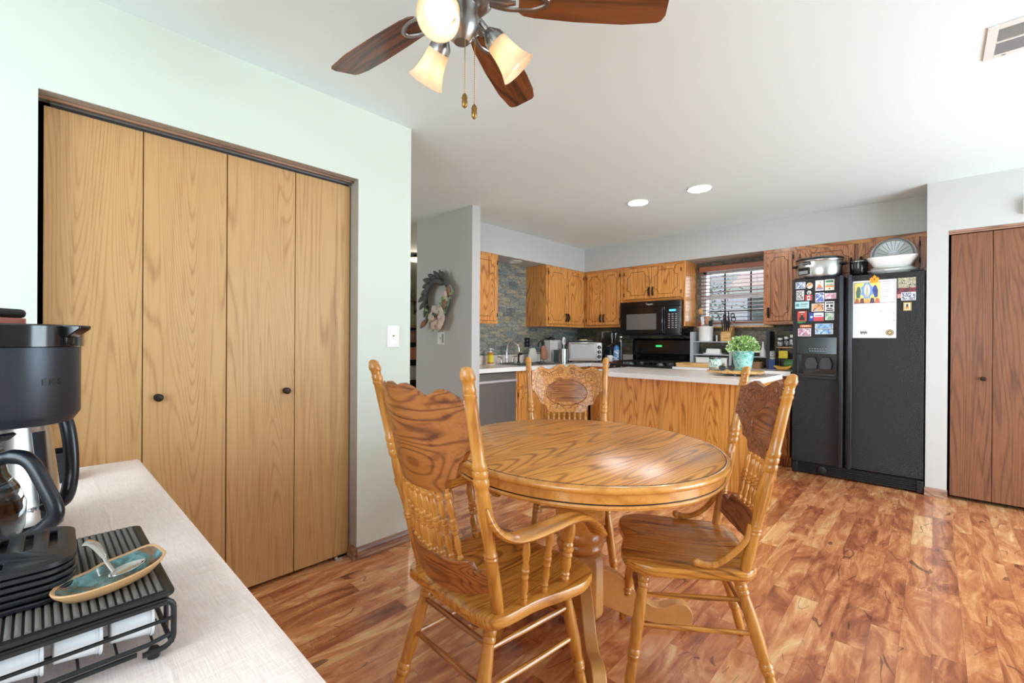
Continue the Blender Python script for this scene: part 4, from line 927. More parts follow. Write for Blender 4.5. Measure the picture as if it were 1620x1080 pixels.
def fan_lamp(a):
    A = R(a); d = Vector((math.cos(A), math.sin(A), 0)); dn = (d * .70 + Vector((0, 0, -.71))).normalized()
    lr = root('lamp_arm', (0, 0, 0), 0); lr.parent = fan
    p0 = d * .03 + Vector((0, 0, 2.13)); p1 = d * .062 + Vector((0, 0, 2.138)); p2 = p1 + dn * .03
    MB().tube(spline([p0, d * .05 + Vector((0, 0, 2.145)), p1, p2], 5), .009, 10).build('arm_tube', M['nickel'], lr)
    MB().lathe(p2 - dn * .008, p2 + dn * .035, [(0, .012), (.3, .022), (.6, .031), (1, .033)], 24).build('socket_cup', M['nickel'], lr)
    s0 = p2 + dn * .022
    prof = [(0, .025), (.06, .031), (.2, .034), (.4, .036), (.6, .040), (.78, .046), (.9, .052), (1, .058)]
    inner = [(t, r_ - .0028) for t, r_ in reversed(prof)]
    sh = MB(); u = dn.orthogonal().normalized(); w = dn.cross(u); rings = []
    for t, r_ in prof + inner: c = s0 + dn * (.112 * t); rings.append([c + (u * math.cos(2 * PI * k / 36) + w * math.sin(2 * PI * k / 36)) * r_ for k in range(36)])
    sh.loft(rings, cap=False).build('lamp_shade', M['shade'], lr)
    bc = s0 + dn * .070
    m = MB(); rings = []
    for k in range(1, 12):
        t = PI * k / 12; rings.append([bc - dn * (math.cos(t) * .034) + (u * math.cos(2 * PI * j / 20) + w * math.sin(2 * PI * j / 20)) * (.03 * math.sin(t)) for j in range(20)])
    bo = m.loft(rings).build('light_bulb', M['glow'], lr)
for a in (-150, -30, 90): fan_lamp(a)
for (x, y, zb) in ((-.012, -.03, 1.873), (.012, -.045, 1.845)):
    pc = MB().tube([(x, y, 2.075), (x, y, zb + .028)], .0009, 6)
    n_ = int((2.07 - zb - .03) / .006)
    for k in range(n_): pc.ball((x, y, zb + .032 + k * .006), .0021, 6, 4)
    c_ = pc.build('pull_chain', M['brass'], fan)
    MB().lathe((x, y, zb + .03), (x, y, zb - .012), [(0, .003), (.1, .0065), (.3, .0085), (.5, .0075), (.55, .0085), (.85, .0075), (.95, .004), (1, .002)], 14).build('fob', M['brass'], c_)

# ================================================================== SIDE TABLE AND WHAT STANDS ON IT
TZ = 0.76
sb = root('side_table', (0, 0, 0), 0, 'narrow table under the off-white cloth in the left foreground', 'table')
MB().box(-0.24, 0.235, 0.28, 2.05, TZ - .04, TZ - .004).build('tabletop', M['oak_y'], sb, smooth=False)
for x in (-.2, .2):
    for y in (.33, 2.0): MB().box(x - .025, x + .025, y - .025, y + .025, 0, TZ - .041).build('leg', M['oak_z'], sb, bevel=.004)
cl = MB()
NXc, NYc = 22, 60; V = []
def clz(x, y): return TZ + .0012 * math.sin(9 * y + 3 * x) * math.sin(5 * x + 2.2 * y) * .6 - .0006
top = []
for j in range(NYc + 1):
    y = .27 + (2.063 - .27) * j / NYc; row = []
    row.append(Vector((-.262 - .012 * math.sin(y * 14), y, .42)))
    row.append(Vector((-.258, y, TZ - .05))); row.append(Vector((-.252, y, TZ - .008)))
    for i in range(NXc + 1):
        x = -.245 + (.247 + .245) * i / NXc; row.append(Vector((x, y, clz(x, y))))
    row.append(Vector((.2535, y, TZ - .006))); row.append(Vector((.2555, y, TZ - .03)))
    row.append(Vector((.256 + .006 * math.sin(y * 17), y, TZ - .16))); row.append(Vector((.257 + .011 * math.sin(y * 17 + .4), y, .46)))
    top.append(row)
lastr = [Vector((p.x * .995, 2.069, min(p.z, TZ - .012))) for p in top[-1]]; last2 = [Vector((p.x, 2.072 + .004 * math.sin(p.x * 40), min(p.z, .44))) for p in top[-1]]
cl.loft(top + [lastr, last2], cap=False, closed=False)
tc = cl.build('tablecloth', M['cloth'], angle=80)
tag(tc, 'plain off-white cotton tablecloth draped over the side table', 'tablecloth')
sd = tc.modifiers.new('thick', 'SOLIDIFY'); sd.thickness = .0012; sd.offset = -1

# coffee pod drawer: wire frame, ribbed top
OX0, OX1, OY0, OY1, OZ = -.20, .131, .748, 1.062, .848
po = root('pod_organizer', (0, 0, 0), 0, 'black wire coffee pod drawer with a ribbed rubber top', 'organizer')
MB().prism(rrect(OX0, OX1, OY0, OY1, .012, 4), (0, 0, OZ - .006), (1, 0, 0), (0, 1, 0), (0, 0, 1), .006).build('top_tray', M['blackm'], po, bevel=.002)
rb = MB(); nr = 38
for k in range(nr):
    x = OX0 + .012 + (OX1 - OX0 - .024) * (k + .5) / nr; rb.prism([(-.003, 0), (.003, 0), (.0026, .0024), (.0011, .0034), (-.0011, .0034), (-.0026, .0024)], (x, OY0 + .01, OZ), (1, 0, 0), (0, 0, 1), (0, 1, 0), OY1 - OY0 - .02)
rb.build('ribbed_mat', M['rubber'], po)
MB().box(OX0 + .010, OX1 - .010, OY0 + .009, OY1 - .009, OZ, OZ + .0008).build('mat_base', M['rubber_dk'], po, smooth=False)
def wire(pts, r=.0028, n=8, name='wire', mat='blackm'): return MB().tube(pts, r, n).build(name, M[mat], po)
zf = TZ + .012
for y in (OY0 + .004, OY1 - .004):
    pts = arc(OX1 - .016, OZ - .024, .014, PI / 2, 0, 5); pb = arc(OX1 - .016, zf + .016, .014, 0, -PI / 2, 5)
    path = [(OX0 + .004, y, OZ - .010)] + [(a, y, b) for a, b in pts] + [(a, y, b) for a, b in pb] + [(OX1 - .035, y, zf + .002)]
    wire(path, .0035, name='frame_wire')
wire([(OX0, OY0 - .001, OZ - .012), (OX1 - .01, OY0 - .001, OZ - .012)], .003, name='frame_wire')
for z in (OZ - .036,): wire([(OX0 + .005, OY0 + .002, z), (OX1 - .005, OY0 + .002, z)], .0025, name='drawer_wire')
wire([(OX0 + .005, OY0 + .003, OZ - .062), (OX1 - .03, OY0 + .003, OZ - .062), (OX1 - .008, OY0 + .003, OZ - .058), (OX1 - .006, OY1 - .02, OZ - .058)], .003, name='drawer_wire')
wire([(OX0 + .005, OY0 + .010, zf + .003), (OX1 - .04, OY0 + .010, zf + .003)], .003, name='frame_wire')
for y in (OY0 + .05, OY1 - .02): wire([(OX1 - .003, y, OZ - .012), (OX1 - .003, y, zf)], .003, name='frame_wire')
wire([(OX1 - .003, OY0 + .01, zf + .003), (OX1 - .003, OY1 - .01, zf + .003)], .003, name='frame_wire')
dr = MB()
for k in range(9): dr.tube([(OX0 + .02 + k * .036, OY0 + .01, OZ - .0655), (OX0 + .02 + k * .036, OY1 - .02, OZ - .0655)], .0016, 6)
for y in (OY0 + .075, OY0 + .15, OY0 + .225): dr.tube([(OX0 + .01, y, OZ - .068), (OX1 - .01, y, OZ - .068)], .0016, 6)
dr.build('drawer_grid', M['blackm'], po)
for x in (OX0 + .02, OX1 - .022):
    for y in (OY0 + .014, OY1 - .02): MB().lathe((x, y, TZ + .002), (x, y, zf + .003), [(0, .007), (.6, .008), (1, .005)], 14).build('foot', M['blackp'], po)
MB().ring((OX1 + .001, .90, OZ - .012), .013, .0028, 'x', 24, 8).build('ring_pull', M['chrome'], po)
# pods lying in the drawer
pod = root('coffee_pod', (0, 0, 0), 0, 'white single-serve coffee pod lying in the wire drawer', 'coffee pod', 'white coffee pods in the wire drawer')
MB().lathe((0, 0, 0), (.044, 0, 0), [(0, .0165), (.03, .018), (.35, .0195), (.82, .0225), (.86, .0225), (.87, .0235), (.93, .0235), (.94, .0255), (.99, .0255), (1, .025)], 28).build('pod_cup', M['pod'], pod)
MB().lathe((.0441, 0, 0), (.0444, 0, 0), [(0, .0235), (1, .0235)], 28).build('foil_lid', M['foil'], pod)
first = True
ORD = ['at the right end', 'second from the right end', 'third from the right end', 'fourth from the right end', 'fifth from the right end', 'sixth from the right end']
for j in range(2):
    for i in range(6):
        o = pod if first else copy_tree(pod); first = False
        o.location = (OX0 + .008 + i * .0515, OY0 + .034 + j * .057, OZ - .0645 + .0262)
        o.rotation_euler = (R(37 * i + 20 * j), 0, 0)
        o['label'] = 'white coffee pod in the %s row of the drawer, %s' % (('front', 'rear')[j], ORD[5 - i])
# stack of slotted drip trays
def cut(o, cutter_mb):
    c = cutter_mb.build('cutter', M['blackm']); m = o.modifiers.new('b', 'BOOLEAN'); m.object = c; m.operation = 'DIFFERENCE'; m.solver = 'EXACT'
    dg = bpy.context.evaluated_depsgraph_get(); me = bpy.data.meshes.new_from_object(o.evaluated_get(dg)); o.modifiers.clear(); o.data = me; bpy.data.objects.remove(c)
tr0 = None
for k in range(6):
    z = .8526 + k * .0088
    if k == 0:
        tr0 = MB().prism(rrect(-.095, .075, -.08, .08, .035, 8), (0, 0, 0), (1, 0, 0), (0, 1, 0), (0, 0, 1), .0064).build('drip_tray', M['blackp'], bevel=.0018); o = tr0
    elif k == 5:
        o = MB().prism(rrect(-.095, .075, -.08, .08, .035, 8), (0, 0, 0), (1, 0, 0), (0, 1, 0), (0, 0, 1), .0064).build('drip_tray', M['blackp'])
        cm = MB()
        for x, y, l in ((.052, .026, .066), (.028, .028, .070), (.004, .034, .058), (-.020, .036, .052), (-.044, .036, .052), (-.068, .036, .052), (.004, -.048, .022), (-.020, -.052, .014), (-.044, -.05, .020), (-.068, -.05, .020)):
            cm.box(x - .0042, x + .0042, y - l / 2, y + l / 2, -.01, .02)
        cm.lathe((-.026, -.018, -.01), (-.026, -.018, .02), [(0, .015), (1, .015)], 24)
        cut(o, cm); b_ = o.modifiers.new('bevel', 'BEVEL'); b_.width = .0008; b_.segments = 2; b_.limit_method = 'ANGLE'
    else: o = tr0.copy(); S.collection.objects.link(o)
    o.location = (-.036 + .0004 * (k % 2), .895, z); o.rotation_euler = (0, 0, R(-2 + .6 * (k % 2)))
    tag(o, ['black rounded tray at the very bottom of the stack on the ribbed mat', 'black rounded tray second from the bottom of the stack', 'black rounded tray third from the bottom of the stack', 'black rounded tray fourth from the bottom of the stack', 'black rounded tray directly under the slotted top tray', 'slotted black drip tray lying on top of the tray stack'][k], 'tray', 'stacked black drip trays')
# ceramic spoon rest and spoon
dish = root('spoon_rest', (.073, .823, .8518), R(30), 'teal and brown glazed stoneware spoon rest with a tan rim', 'dish')
def drr(sx, sy, z, n=40):
    out = []
    for k in range(n):
        a = 2 * PI * k / n; notch = 1 - .22 * math.exp(-((a - 1.75) / .28) ** 2); lip = 1 + .08 * math.exp(-((a - .45) / .3) ** 2)
        out.append(Vector((sx * math.cos(a) * lip, sy * math.sin(a) * notch, z + .006 * math.exp(-((a - .45) / .4) ** 2))))
    return out
MB().loft([drr(.045, .022, 0), drr(.062, .034, .003), drr(.074, .043, .013), drr(.0765, .045, .017), drr(.075, .0435, .0185)], cap=False).add(drr(.045, .022, 0), [tuple(range(40))]).build('outer_body', M['clay'], dish)
dish.scale = (.88, .9, 1)
MB().loft([drr(.075, .0435, .0185), drr(.071, .040, .0165)], cap=False).build('rim', M['clay'], dish)
MB().loft([drr(.071, .040, .0165), drr(.058, .031, .0065), drr(.035, .018, .0045)], cap=False).add(drr(.035, .018, .0045), [tuple(range(40))]).build('glazed_bowl', M['glaze'], dish)
sp_ = root('teaspoon', (.073, .823, .8518), R(22), 'small steel teaspoon resting in the stoneware dish', 'spoon')
bowl = []
for k in range(9):
    t = k / 8; x = -.018 + .044 * t; wd = .0135 * math.sin(PI * min(.98, max(.02, t)) ** .85) ** .6; bowl.append([Vector((x + .012, wd * math.cos(a) - .004, .014 - .0045 * math.sin(a) - .001 * 0 + .004 * t)) for a in [PI * j / 8 for j in range(9)]])
sbm = MB().loft(bowl, cap=False, closed=False).build('bowl', M['steel'], sp_, angle=80)
so_ = sbm.modifiers.new('t', 'SOLIDIFY'); so_.thickness = .0012
MB().tube(spline([(.0, -.002, .0165), (-.001, .012, .027), (-.002, .025, .040), (-.005, .036, .050), (-.010, .043, .052)], 5), [.002] * 8 + [.003 + .0004 * k for k in range(13)], 8, flat=(1.3, .45)).build('handle', M['steel'], sp_)

# coffee maker
cm_ = root('coffee_maker', (-.028, 1.185, TZ + .001), R(-43), 'tall charcoal and black drip coffee maker at the left edge', 'coffee maker')
MB().prism(rrect(-.26, .04, -.10, .10, .04), (0, 0, 0), (1, 0, 0), (0, 1, 0), (0, 0, 1), .035).build('base', M['blackp'], cm_, bevel=.004)
MB().box(-.26, -.185, -.085, .085, .0, .42).build('water_tank', M['blackp'], cm_, bevel=.01)
MB().box(-.20, -.06, -.07, .07, .300, .412).build('basket_housing', M['blackp'], cm_, bevel=.006)
MB().lathe((0, 0, .275), (0, 0, .412), [(0, .066), (.02, .076), (.1, .083), (.14, .086), (1, .086)], 48).build('brew_basket', M['charc'], cm_)
MB().lathe((0, 0, .4135), (0, 0, .452), [(0, .09), (.93, .091), (1, .088)], 48).build('lid', M['black'], cm_)
MB().prism([(0, 0), (.012, .002), (.03, .014), (.034, .017), (.034, .023), (-.004, .023)], (.086, .012, .428), (1, 0, 0), (0, 0, 1), (0, -1, 0), .024).build('lid_tab', M['black'], cm_, bevel=.002)
MB().box(.078, .094, -.008, .008, .418, .446).build('lid_hinge', M['black'], cm_, bevel=.002)
MB().prism(rrect(-.12, -.016, -.045, .045, .012, 4), (0, 0, .4525), (1, 0, 0), (0, 1, 0), (0, 0, 1), .012).build('tank_collar', M['copper'], cm_, bevel=.002)
MB().prism(rrect(-.122, -.018, -.048, .048, .014, 4), (0, 0, .465), (1, 0, 0), (0, 1, 0), (0, 0, 1), .016).build('tank_cap', M['blackm'], cm_, bevel=.006)
lt = root('lettering_pivot', (0, 0, .352)); lt.parent = cm_
for k, chx in enumerate('EKS'):
    a = R(-22 + k * 7.5); o = text('lettering', chx, .015, M['blackm'], (.0864 * math.cos(a), .0864 * math.sin(a), 0), (R(90), 0, a + R(90)), lt)
cf = root('glass_carafe', (-.028 - .087 * math.cos(R(43)), 1.185 + .087 * math.sin(R(43)), TZ + .037), R(-43), 'glass coffee carafe with a thick black handle under the brew basket', 'carafe')
prof = [(0, .055), (.03, .066), (.25, .078), (.5, .080), (.7, .070), (.85, .056), (1, .052)]
MB().lathe((0, 0, 0), (0, 0, .17), prof, 40, cap=False).lathe((0, 0, .0035), (0, 0, .17), [(t, r_ - .0025) for t, r_ in prof], 40, cap=False).build('glass_body', M['glass'], cf)
MB().lathe((0, 0, .165), (0, 0, .19), [(0, .054), (.4, .056), (1, .05)], 36).build('collar', M['blackp'], cf)
MB().prism([(0, 0), (.05, .02), (.062, .03), (.055, .034), (.0, .018)], (.02, .014, .19), (1, 0, 0), (0, 0, 1), (0, -1, 0), .028).build('lid_thumb_rest', M['blackp'], cf, bevel=.003)
MB().tube(spline([(.048, 0, .172), (.085, 0, .182), (.115, 0, .172), (.142, 0, .125), (.158, 0, .085), (.146, 0, .062), (.11, 0, .035), (.072, 0, .015)], 6), [.0105] * 6 + [.012] * 37, 14, flat=(1.1, .85), up=(0, 1, 0)).build('handle', M['blackp'], cf)
MB().ring((0, 0, .02), .0675, .004, 'z', 36, 8).build('base_band', M['blackp'], cf)
# kettle behind
kt = root('electric_kettle', (-.045, 1.50, TZ + .001), R(-47), 'stainless steel kettle with black handle behind the coffee maker', 'kettle')
MB().lathe((0, 0, .02), (0, 0, .25), [(0, .088), (.05, .088), (.5, .078), (.9, .068), (1, .064)], 44).build('body', M['steel'], kt)
MB().lathe((0, 0, 0), (0, 0, .0195), [(0, .09), (.7, .09), (1, .084)], 40).build('power_base', M['blackp'], kt)
MB().lathe((0, 0, .2502), (0, 0, .285), [(0, .064), (.4, .06), (.7, .045), (.8, .012), (1, .014)], 30).build('lid', M['blackp'], kt)
MB().tube([(.083, 0, .03), (.078, 0, .12), (.068, 0, .22)], [.011, .011, .012], 10).build('handle_strip', M['charc'], kt)
MB().tube(spline([(.062, 0, .255), (.095, 0, .268), (.128, 0, .25), (.142, 0, .19), (.143, 0, .12), (.128, 0, .07), (.085, 0, .055)], 6), .0145, 14, flat=(1, .8), up=(0, 1, 0)).build('handle', M['blackp'], kt)
text('lettering', 'ZOJY', .011, M['blackm'], (.0835, -.028, .055), (R(90), 0, R(75)), kt)
# small black basket with paper
bk = root('small_basket', (.04, 1.93, TZ + .001), R(2), 'small black ribbed basket near the far end of the cloth', 'basket')
m = MB()
for x0, x1, y0, y1 in ((-.05, .035, -.06, -.056), (-.05, .035, .056, .06), (-.05, -.046, -.056, .056), (.031, .035, -.056, .056)): m.box(x0, x1, y0, y1, 0, .085)
m.box(-.046, .031, -.056, .056, 0, .004).build('wall', M['blackm'], bk, smooth=False)
m = MB()
for k in range(6): m.box(-.0515, .0365, -.0615, -.060, .008 + k * .012, .013 + k * .012).box(.035, .0365, -.06, .06, .008 + k * .012, .013 + k * .012)
m.box(-.053, .038, -.063, -.060, .08, .088).box(.035, .038, -.06, .063, .08, .088).build('rib', M['blackp'], bk, smooth=False)
nk = MB()
for k in range(3): nk.prism([(-.05, -.05 + .01 * k), (.03, -.055), (.045 - .01 * k, .02), (-.035, .05)], (-.02, 1.93, .905 - .008 * k), (1, 0, .12), (0, 1, .1), (0, 0, 1), .0022)
no = nk.build('paper_packet', M['napkin'], smooth=False); tag(no, 'pale green paper packets standing in the small black basket', 'packet')
no.location = (-.012, 0, -.0)
MB().box(-.035, -.02, -.02, .02, .004, .135).build('divider', M['blackm'], bk, smooth=False)

# ================================================================== WALL FITTINGS
def plate_switch(name, loc, face, label, cat, w=.079, h=.125, mat='plate_w', kind='dimmer'):
    r = root(name, loc, 0 if face == '-y' else R(-90), label, cat)
    MB().box(-w / 2, w / 2, -.006, 0, -h / 2, h / 2).build('cover_plate', M[mat], r, bevel=.002)
    if kind == 'dimmer':
        MB().box(-w * .34, w * .34, -.0085, -.0062, -h * .38, h * .38).build('inset_panel', M[mat], r, bevel=.001)
        MB().lathe((-.001, -.0085, .004), (-.001, -.016, .004), [(0, .005), (1, .004)], 12).build('knob', M['brass'], r)
        MB().box(-.002, .001, -.0088, -.0085, -.016, -.010).build('indicator', M['copper'], r, smooth=False)
    else:
        for z in (-.022, .022):
            o = MB().box(-.014, .014, -.0085, -.0062, z - .014, z + .014).build('socket', M['blackm'], r, bevel=.001)
            MB().box(-.008, -.004, -.0089, -.0086, z - .004, z + .008).box(.003, .008, -.0089, -.0086, z - .005, z + .001).build('slot', M['whitem'], o, smooth=False)
    return r
plate_switch('dimmer_switch', (1.404, 2.2649, 1.21), '-y', 'white dimmer switch on the pale mint wall', 'switch')
r_ = plate_switch('dimmer_switch', (2.7529, 3.562, 1.208), '-x', 'white slider switch on the grey wall below the wreath', 'switch', w=.115, h=.125)
MB().box(.02, .045, -.0095, -.0062, -.045, .045).build('slider', M['nickel'], r_, bevel=.001)
plate_switch('wall_outlet', (4.320, 3.8078, 1.17), '-y', 'black outlet plate on the stone tiles above the sink', 'outlet', w=.1, h=.12, mat='blackm', kind='outlet')
th_ = MB().box(4.74, 4.7795, -.53, -.45, 2.105, 2.215).build('door_chime', M['plate_w'], bevel=.004); tag(th_, 'white box on the wall above the brown closet door', 'chime box')
# ceiling vent
vt = root('ceiling_vent', (2.72, -.30, 2.4395), 0, 'white ceiling air vent with fine louvres at the upper right', 'vent')
m = MB().box(-.144, .144, .120, .152, -.006, 0).box(-.144, .144, -.152, -.12, -.006, 0).box(-.144, -.108, -.12, .12, -.006, 0).box(.108, .144, -.12, .12, -.006, 0).box(-.004, .004, -.12, .12, -.008, 0)
m.build('frame', M['white'], vt, bevel=.0015)
MB().box(-.108, .108, -.12, .12, -.0012, -.0002).build('backing', M['blackm'], vt, smooth=False)
for s in (-1, 1):
    lv = MB()
    for k in range(13): lv.prism([(0, -.0015), (s * .0045, -.007), (s * .0055, -.007), (.001, -.0015)], (s * .008 + s * k * .0078, -.119, 0), (1, 0, 0), (0, 0, 1), (0, 1, 0), .238)
    lv.build('louvre_bank', M['plate_w'] if s < 0 else M['seed'], vt, smooth=False)
MB().box(-.128, -.116, -.03, -.018, -.016, -.006).build('lever', M['blackm'], vt, smooth=False)
for y in (-.09, .09): MB().box(.122, .132, y - .006, y + .006, -.0075, -.006).build('screw', M['seed'], vt, smooth=False)
# recessed lights
def can(x, y, z, label, lit=True):
    r = root('recessed_light', (x, y, z), 0, label, 'ceiling light', 'recessed kitchen lights')
    MB().ring((0, 0, -.002), .088, .006, 'z', 36, 8).build('trim_ring', M['white'], r)
    MB().lathe((0, 0, -.003), (0, 0, -.0015), [(0, .083), (1, .083)], 32).build('lens', M['glow_can' if lit else 'whitem'], r)
can(3.702, 1.944, H, 'lit round recessed ceiling light nearer the kitchen corner'); can(3.70, 1.40, H, 'lit round recessed ceiling light nearer the fridge side')
can(3.90, 3.63, 2.131, 'small unlit recessed light in the soffit above the sink', False)
bpy.data.objects['recessed_light.002'].scale = (.9, .9, 1)

# wreath
wr = root('wreath', (2.7515, 3.565, 1.60), R(-90), 'grey leaf wreath with a pale rose hanging on the grey partition', 'wreath')
def leafm(l, w, curl=.01, n=8):
    m = MB(); V = []; F_ = []
    for i in range(n + 1):
        t = i / n; hw = w * math.sin(PI * min(.97, t * .95 + .03)) ** .8; z = curl * math.sin(PI * t)
        V += [(-hw, z * .4, l * t), (0, z + .003, l * t), (hw, z * .4, l * t)]
    for i in range(n): a = 3 * i; F_ += [(a, a + 1, a + 4, a + 3), (a + 1, a + 2, a + 5, a + 4)]
    return m.add([(x, -y, z) for x, y, z in V], F_)
def put_leaf(parent, name, mat, p, ang, l, w, tilt=0.25, curl=.012):
    o = leafm(l, w, curl).build(name, M[mat], parent, angle=80)
    s_ = o.modifiers.new('t', 'SOLIDIFY'); s_.thickness = .0018
    o.location = p; o.rotation_euler = (tilt, ang, 0); return o
MB().ring((0, -.03, 0.0), .19, .008, 'y', 36, 8).build('hoop', M['wleaf'], wr)
rnd = random.Random(3)
for k, a in enumerate(range(46, 262, 17)):
    A = R(a); rr = .19
    px, pz = rr * math.cos(A), rr * math.sin(A)
    for side in (0, 1):
        ang = -(A + PI / 2) + PI / 2 + (-.5 if side else .45) + rnd.uniform(-.15, .15)
        put_leaf(wr, 'wreath_leaf', 'wleaf', (px, -.035 - .012 * side, pz), PI / 2 - (A - PI / 2) + PI + (-.55 if side else .62), .125, .030, rnd.uniform(.1, .45))
for a in (25, 8):
    A = R(a); put_leaf(wr, 'wreath_leaf', 'wleaf', (.19 * math.cos(A), -.04, .19 * math.sin(A)), PI / 2 - (A - PI / 2) + PI + .2, .11, .034, .3)
rs = root('rose', (.03, -.055, -.19)); rs.parent = wr; rs.scale = (1.5, 1.2, 1.5)
for ringk, (n_, rad, l, w) in enumerate(((4, .012, .05, .028), (5, .034, .065, .038), (6, .055, .075, .045))):
    for k in range(n_):
        a = 2 * PI * k / n_ + ringk * .5; o = leafm(l, w, .022).build('petal', M['rose'], rs, angle=80); s_ = o.modifiers.new('t', 'SOLIDIFY'); s_.thickness = .003
        o.location = (rad * math.cos(a) * .5, .015 * ringk - .01, rad * math.sin(a) * .5); o.rotation_euler = (-.85 + .28 * ringk + .9, PI / 2 - a, 0)
for (px, pz, n_) in ((.09, -.10, 16), (.13, -.03, 14), (-.13, -.13, 10), (-.02, -.28, 12), (.2, .02, 10), (.04, -.1, 10)):
    g_ = MB()
    for k in range(n_):
        cx, cz, cy = px + rnd.gauss(0, .028), pz + rnd.gauss(0, .024), -.05 - rnd.random() * .03
        a = rnd.random() * 6.28; l = .034
        d = Vector((math.cos(a), rnd.uniform(-.8, .2), math.sin(a))).normalized(); s2 = d.cross(Vector((0, 1, .2))).normalized()
        c = Vector((cx, cy, cz)); g_.add([c, c + d * l * .5 + s2 * .013, c + d * l, c + d * l * .5 - s2 * .013], [(0, 1, 2, 3)])
    tag(g_.build('greenery', M['leaf'], wr, smooth=False), kind='stuff')
for p, a, mt_ in (((.10, -.05, -.12), 2.2 - PI / 2, 'burlap'), ((.17, -.045, .0), .5, 'burlap'), ((-.15, -.045, -.2), -2.4, 'burlap'), ((.14, -.05, -.05), .35, 'rose')):
    put_leaf(wr, 'ribbon', mt_, p, a, .13, .035, .3, .02)

# ================================================================== ON THE FRIDGE
FX = 4.7795
MG = {'a': (0.8515, 0.9270, 1.6809, 1.7397), 'oval': (0.7950, 0.8432, 1.6756, 1.7304), 't1': (0.7139, 0.7760, 1.6532, 1.7444), 't2': (0.6369, 0.7061, 1.6512, 1.7469), 'bw': (0.8621, 0.9214, 1.5766, 1.6638), 'sk': (0.8066, 0.8408, 1.6224, 1.6589), 'can': (0.7991, 0.8522, 1.5711, 1.6202), 'blue': (0.7095, 0.7753, 1.5495, 1.6339), 'flag': (0.6228, 0.7050, 1.5752, 1.6263), 'teal': (0.8227, 0.9308, 1.4992, 1.5625), 'sun': (0.7104, 0.8033, 1.4685, 1.5390), 'txt': (0.6357, 0.7044, 1.4622, 1.5539), 'red': (0.8414, 0.9112, 1.3852, 1.4761), 'tex': (0.7131, 0.8220, 1.3824, 1.4570), 'grn': (0.6374, 0.7015, 1.3900, 1.4533), 'palm': (0.8023, 0.9211, 1.3262, 1.3808), 'pink': (0.8067, 0.9057, 1.2475, 1.3181), 'st1': (0.6437, 0.7755, 1.3127, 1.3586), 'st2': (0.6434, 0.7752, 1.2657, 1.3082), 'car': (0.1072, 0.2187, 1.5536, 1.7157), 'card': (0.1068, 0.1946, 1.5326, 1.5984), 'gold': (0.1325, 0.1818, 1.4505, 1.5179), 'cal': (0.2242, 0.5060, 1.2323, 1.7131), 'pic': (0.3283, 0.4953, 1.5262, 1.6961), 'leaf': (0.3310, 0.3971, 1.6900, 1.7605), 'seal': (0.2371, 0.2901, 1.2499, 1.3016), 'logo': (0.4097, 0.4547, 1.2610, 1.2930)}
def magnet(key, label, bg, layers=(), name='fridge_magnet', cat='magnet', group='fridge magnets', th=.003, x=FX, shape='rect'):
    y0, y1, z0, z1 = MG[key]
    r = root(name, (x, (y0 + y1) / 2, (z0 + z1) / 2), 0, label, cat, group)
    hw, hh = (y1 - y0) / 2, (z1 - z0) / 2
    if shape == 'rect': MB().box(-th, 0, -hw, hw, -hh, hh).build('backing', M['whitem'], r, smooth=False)
    else:
        poly = [(hw * math.cos(2 * PI * k / 28), hh * math.sin(2 * PI * k / 28)) for k in range(28)]
        MB().prism(poly, (-th, 0, 0), (0, 1, 0), (0, 0, 1), (1, 0, 0), th).build('backing', M['whitem'], r, smooth=False)
    if bg is not None:
        f = .9
        if shape == 'rect': MB().box(-th - .0006, -th - .0001, -hw * f, hw * f, -hh * f, hh * f).build('printed_face', bg, r, smooth=False)
        else: MB().prism([(hw * f * math.cos(2 * PI * k / 28), hh * f * math.sin(2 * PI * k / 28)) for k in range(28)], (-th - .0006, 0, 0), (0, 1, 0), (0, 0, 1), (1, 0, 0), .0005).build('printed_face', bg, r, smooth=False)
    for i, (a0, a1, b0, b1, col) in enumerate(layers):      # a: left..right as seen, b: bottom..top, fractions
        mt = col if not isinstance(col, tuple) else pcol(col)
        MB().box(-th - .0012 - .0002 * i, -th - .0007, hw - 2 * hw * a1, hw - 2 * hw * a0, -hh + 2 * hh * b0, -hh + 2 * hh * b1).build('print', mt, r, smooth=False)
    return r
_pc = {}
def pcol(c):
    if c not in _pc: _pc[c] = paint('print_%02x%02x%02x' % c, c, .4)
    return _pc[c]
P = picture
magnet('a', 'white magnet with a small blue street scene, top left of the freezer door', P('p_street', [(240, 240, 240), (130, 150, 190), (90, 100, 120), (230, 220, 200)], 70))
magnet('oval', 'oval orange and white magnet on the freezer door', P('p_oval', [(226, 130, 40), (250, 240, 225), (200, 90, 40)], 50), shape='oval')
magnet('t1', 'tall magnet with an orange mountain on white, freezer door', None, [(.08, .92, .06, .95, (238, 232, 226)), (.1, .9, .1, .28, (150, 150, 170)), (.2, .8, .28, .42, (226, 120, 60)), (.3, .68, .42, .55, (232, 140, 80)), (.42, .56, .55, .64, (220, 110, 60)), (.55, .66, .76, .86, (200, 60, 50))])
magnet('t2', 'tall green and orange travel magnet, top right of the freezer door', None, [(.06, .94, .05, .95, (242, 236, 214)), (.1, .9, .72, .92, (60, 130, 110)), (.08, .92, .28, .45, (226, 150, 80)), (.15, .85, .45, .6, (170, 200, 190)), (.42, .56, .1, .2, (50, 50, 50))])
magnet('bw', 'black and white drawing magnet at the left of the freezer door', P('p_bw', [(245, 245, 240), (60, 60, 60), (230, 230, 225), (140, 140, 140)], 90))
magnet('sk', 'small round grey magnet above the red and white flag magnet', P('p_sk', [(220, 220, 214), (60, 64, 60), (190, 190, 184)], 120), shape='oval')
